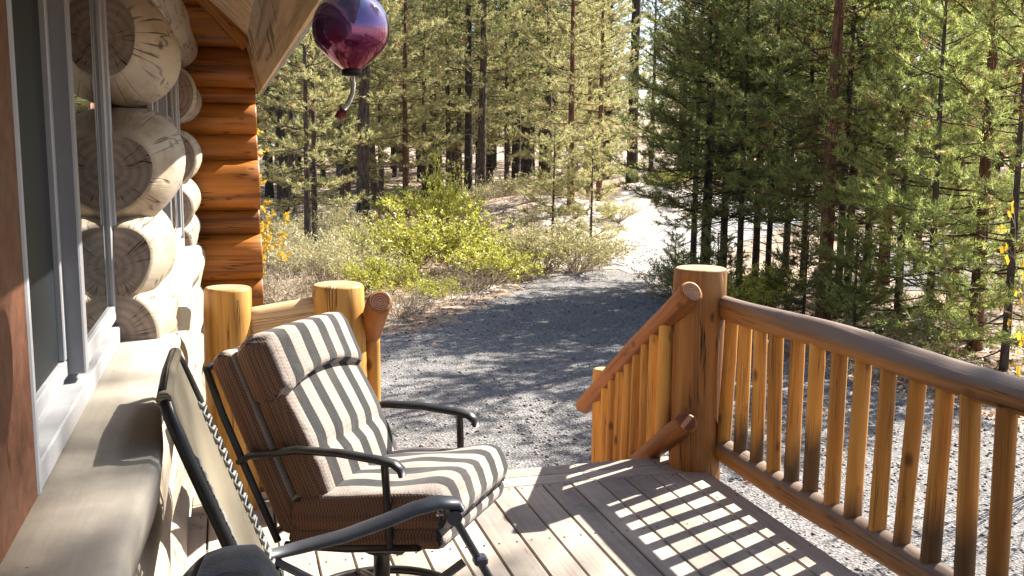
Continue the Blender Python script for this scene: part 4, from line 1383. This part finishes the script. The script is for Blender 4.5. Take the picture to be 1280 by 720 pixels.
S7 = shrub_meshes('twigs', 7, 1.0, .7, 44, 1, 'straw', 'stem_grey', .05, .01, .4, True)
gm = 'manzanita and brush beside the drive'
for ms, nm, u, d, s, lab in [
  (S1,'manzanita_bush',556,21.5,(.75,.75,1.45),'tall bright yellow green manzanita standing above the other bushes'),
  (S1,'manzanita_bush',508,18.6,(1.15,1.1,1.0),'large bright green manzanita at the left of the drive end'),
  (S1,'manzanita_bush',572,18.9,(1.15,1.1,1.0),'large bright green manzanita right of centre in the brush'),
  (S2,'manzanita_bush',478,16.0,(.75,.8,.75),'mid sized manzanita just right of the flat-topped post'),
  (S2,'manzanita_bush',540,15.9,(.55,.6,.35),'low bright green clump at the very edge of the gravel'),
  (S2,'manzanita_bush',610,17.5,(1.0,1.0,.85),'olive manzanita with red stems at the edge of the drive'),
  (S2,'manzanita_bush',505,24.5,(1.0,1.0,.8),'manzanita behind the two large bushes, near the leaning trunk'),
  (S3,'brush_bush',640,19.2,(1.1,1.1,.8),'brown green brush left of the thin red trunk'),
  (S3,'brush_bush',678,19.0,(1.1,1.1,1.0),'tall olive brush at the foot of the thin red trunk'),
  (S3,'brush_bush',722,19.0,(1.1,1.0,.85),'olive brush right of the thin red trunk by the drive end'),
  (S3,'brush_bush',752,20.2,(.7,.7,.6),'small brush at the bright gravel end of the drive'),
  (S3,'brush_bush',640,28.5,(1.2,1.2,.95),'yellowish round bush below the tall dark pair of pines'),
  (S3,'brush_bush',672,29.5,(1.1,1.1,.8),'yellowish bush further right on the sandy mound'),
  (S2,'manzanita_bush',833,30,(.8,.8,.6),'small bright green bush beside the bend of the path'),
  (S2,'manzanita_bush',925,14.6,(.6,.6,.7),'dark green leafy bush under the first balusters'),
  (S2,'manzanita_bush',960,15.6,(.7,.7,.75),'dark green leafy bush among the shaded trunks'),
  (S3,'brush_bush',848,16.4,(.7,.7,.75),'dull brush left of the corner post at the drive edge'),
  (S3,'brush_bush',1150,12.6,(.8,.8,.5),'low brush under the green pines seen over the top rail')]:
    shrub(nm, lab, 'bush', ms, az_pt(u, d), rng.uniform(0,6.28), s, gm)
gs = 'sagebrush and dry brush left of the drive'
for i, (u, d, s, lab) in enumerate([
  (352,18.5,.85,'grey green sagebrush next to the edge of the cabin wing'),
  (372,21.5,.95,'pale sagebrush behind the two thin pines'),
  (402,17.5,1.05,'large pale sagebrush below the two thin pines'),
  (432,19.5,1.05,'tall straw coloured sagebrush left of the manzanitas'),
  (448,16.8,.9,'pale sagebrush directly behind the flat-topped post'),
  (418,23,.9,'small sagebrush at the foot of the thick pale trunk'),
  (470,20.5,.95,'pale sagebrush between thick trunk and manzanita'),
  (345,23.5,.8,'small sagebrush far left in the clearing'),
  (500,29,.9,'sagebrush on the forest floor under the feeder tube'),
  (590,24.5,.8,'sagebrush at the left foot of the sandy mound'),
  (770,24,.7,'sagebrush on the sunny bank left of the path')]):
    shrub('sagebrush', lab, 'bush', S4, az_pt(u, d), rng.uniform(0,6.28), (s,s,s*rng.uniform(.75,1.0)), gs)
for i, (u, d, s, lab) in enumerate([
  (345,15.5,1.0,'grey bare twiggy brush at the foot of the cabin wing'),
  (380,15.2,.9,'grey bare twiggy brush over the short railing'),
  (500,14.2,.7,'bare brown twigs at the gravel edge behind the chair back'),
  (590,16.6,.9,'bare red brown twigs under the large manzanitas'),
  (650,17.8,.8,'bare brown twigs below the olive brush'),
  (1120,11.2,.7,'bare twigs on the litter seen through the right balusters')]):
    shrub('twig_brush', lab, 'bush', S7, az_pt(u, d), rng.uniform(0,6.28), (s,s,s*.8), gs)
shrub('aspen_sapling', 'sapling with golden leaves beside the edge of the cabin wing', 'sapling', S5, az_pt(337,15.5), .4, 1.25)
shrub('aspen_sapling', 'golden leaved aspen branch reaching in at the right picture edge', 'sapling', S6, az_pt(1338,8.0), 1.2, (.62,.62,1.45))

# dry grass blades on the clearing, leaf litter on the drive
def blades(name, pts, n_each, hgt, w, mat, seed, label, cat, spread=.10):
    rs = np.random.RandomState(seed)
    P = np.repeat(np.array(pts), n_each, 0); n = len(P)
    P = P+np.concatenate([rs.normal(0,spread,(n,2)), np.zeros((n,1))], 1)
    P[:,2] = terr(P[:,0], P[:,1])-.01
    D = norm(np.concatenate([rs.normal(0,.38,(n,2)), np.ones((n,1))], 1)); h = hgt*rs.uniform(.35,1.2,(n,1))
    S = norm(np.cross(D, rs.normal(size=(n,3))))*w*.5
    V = np.stack([P+S, P-S, P+D*h+np.array([0,0,-.1])*h*rs.uniform(0,1,(n,1))], 1).reshape(-1,3)
    T = np.arange(len(V)).reshape(-1,3)
    me = tri_mesh(name, V, T, mat, np.repeat(rs.uniform(0,1,n), 3))
    return tag(link(name, me), label, cat, kind='stuff')
rs = np.random.RandomState(9)
pts = []
for _ in range(900):
    u = rs.uniform(325,760); d = rs.uniform(13,30)
    x, y, z = az_pt(u, d)
    if y < 12.6+max(0,(x-.5))*.9: continue
    if abs(math.sin(x*1.1+y*.7)+math.sin(x*.6-y*.9)) < .5: continue
    pts.append((x,y,z))
blades('dry_grass', pts, 16, .34, .010, M['straw'], 3, 'dry straw coloured grass on the sunny clearing', 'grass', .16)
DRIVE = np.array([(-.9,-8),(9,-8),(8.2,2),(6.6,6.5),(6.2,10.5),(6.9,14),(7.6,16.8),(7.0,18.4),(5.2,17.3),(4.0,15.0),(2.6,13.0),(1.2,12.3),(-.4,11.9)])
def on_drive(x, y):
    c = np.zeros(len(x), bool); n = len(DRIVE)
    for i in range(n):
        ax, ay = DRIVE[i]; bx, by = DRIVE[(i+1) % n]
        if ay == by: continue
        c ^= ((ay > y) != (by > y)) & (x < (bx-ax)*(y-ay)/(by-ay)+ax)
    return c
def litter(name, region, n, size, mat, seed, label, cat, keep_off=True):
    rs = np.random.RandomState(seed)
    x = rs.uniform(region[0], region[1], n); y = rs.uniform(region[2], region[3], n)
    if keep_off:
        k = ~on_drive(x, y) | (rs.uniform(size=n) < .06); x, y = x[k], y[k]; n = len(x)
    z = terr(x, y)+.012
    P = np.stack([x,y,z],1); a = rs.uniform(0,6.28,n); s = size*rs.uniform(.5,1.3,n)
    d = np.stack([np.cos(a),np.sin(a),rs.normal(0,.25,n)],1)*s[:,None]; e = np.stack([-np.sin(a),np.cos(a),rs.normal(0,.25,n)],1)*s[:,None]*.45
    V = np.stack([P-d, P+e+[0,0,.008], P+d, P-e],1).reshape(-1,3)
    T = (np.array([(0,1,2),(0,2,3)])[None]+np.arange(n)[:,None,None]*4).reshape(-1,3)
    return tag(link(name, tri_mesh(name, V, T, mat, np.repeat(rs.uniform(0,1,n),4))), label, cat, kind='stuff')
M['leaf_red'] = leaf_mat('fallen_leaf', (.16,.05,.025), (.34,.15,.06), .1)
litter('fallen_leaves', (.6,7.5,6.0,15.5), 260, .03, M['leaf_red'], 4, 'reddish fallen leaves scattered on the gravel', 'leaf litter', False)
litter('needle_litter', (5.2,11,6.0,16), 9000, .035, M['leaf_red'], 5, 'brown fallen needles and bark under the right pines', 'leaf litter')
litter('bark_litter', (-1,9,12.5,30), 9000, .04, M['leaf_red'], 6, 'brown bark bits and cones on the clearing floor', 'leaf litter')

# loose stones on the gravel, needles dropped on the deck boards
def stones(name, seed, n, region, smin, smax, mat, label):
    rs = np.random.RandomState(seed)
    x = rs.uniform(region[0], region[1], n); y = rs.uniform(region[2], region[3], n)
    s = smin+(smax-smin)*rs.uniform(0,1,n)**3
    P = np.stack([x, y, terr(x,y)+.006+s*.2], 1)
    O = np.array([(1,0,0),(0,1,0),(-1,0,0),(0,-1,0),(0,0,1),(0,0,-1)], float)
    V = O[None]*np.array([1,1,.65])*s[:,None,None]*rs.uniform(.6,1.2,(n,6,1))
    V = V+rs.normal(0,.16,(n,6,3))*s[:,None,None]
    a = rs.uniform(0,6.28,n); c, q = np.cos(a)[:,None], np.sin(a)[:,None]
    V = np.stack([V[...,0]*c-V[...,1]*q, V[...,0]*q+V[...,1]*c, V[...,2]], -1)+P[:,None,:]
    F = np.array([(0,1,4),(1,2,4),(2,3,4),(3,0,4),(1,0,5),(2,1,5),(3,2,5),(0,3,5)])
    T = (F[None]+np.arange(n)[:,None,None]*6).reshape(-1,3)
    return tag(link(name, tri_mesh(name, V.reshape(-1,3), T, mat, np.repeat(rs.uniform(0,1,n),6))), label, 'stones', kind='stuff')
t = NT('loose_stone'); at = t.N('ShaderNodeAttribute', attribute_name='tint')
t.color(t.ramp(at.outputs['Fac'], [(0,(.10,.095,.095)),(.5,(.24,.225,.215)),(1,(.46,.43,.40))])); t.rough(.9)
stones('loose_gravel', 8, 15000, (2.3,7.2,-.5,9), .006, .022, t.mat, 'loose grey stones lying on the gravel by the deck')
stones('drive_stones', 9, 9000, (.4,7.0,5.6,15), .007, .024, t.mat, 'loose grey stones lying on the driveway')
rs = np.random.RandomState(12); n = 260
x = rs.uniform(.3,2.2,n); y = rs.uniform(2.2,4.58,n); a = rs.uniform(0,6.28,n); l = rs.uniform(.015,.045,n)
P = np.stack([x,y,np.full(n,.0035)],1); d = np.stack([np.cos(a)*l,np.sin(a)*l,rs.uniform(0,.006,n)],1); e = np.stack([-np.sin(a),np.cos(a),np.zeros(n)],1)*.0008
V = np.stack([P-d+e,P+e*0+d,P-d-e],1).reshape(-1,3)
tag(link('fallen_needles', tri_mesh('fallen_needles', V, np.arange(len(V)).reshape(-1,3), M['leaf_red'], np.repeat(rs.uniform(0,1,n),3))), 'brown pine needles dropped on the deck boards', 'needles', kind='stuff')
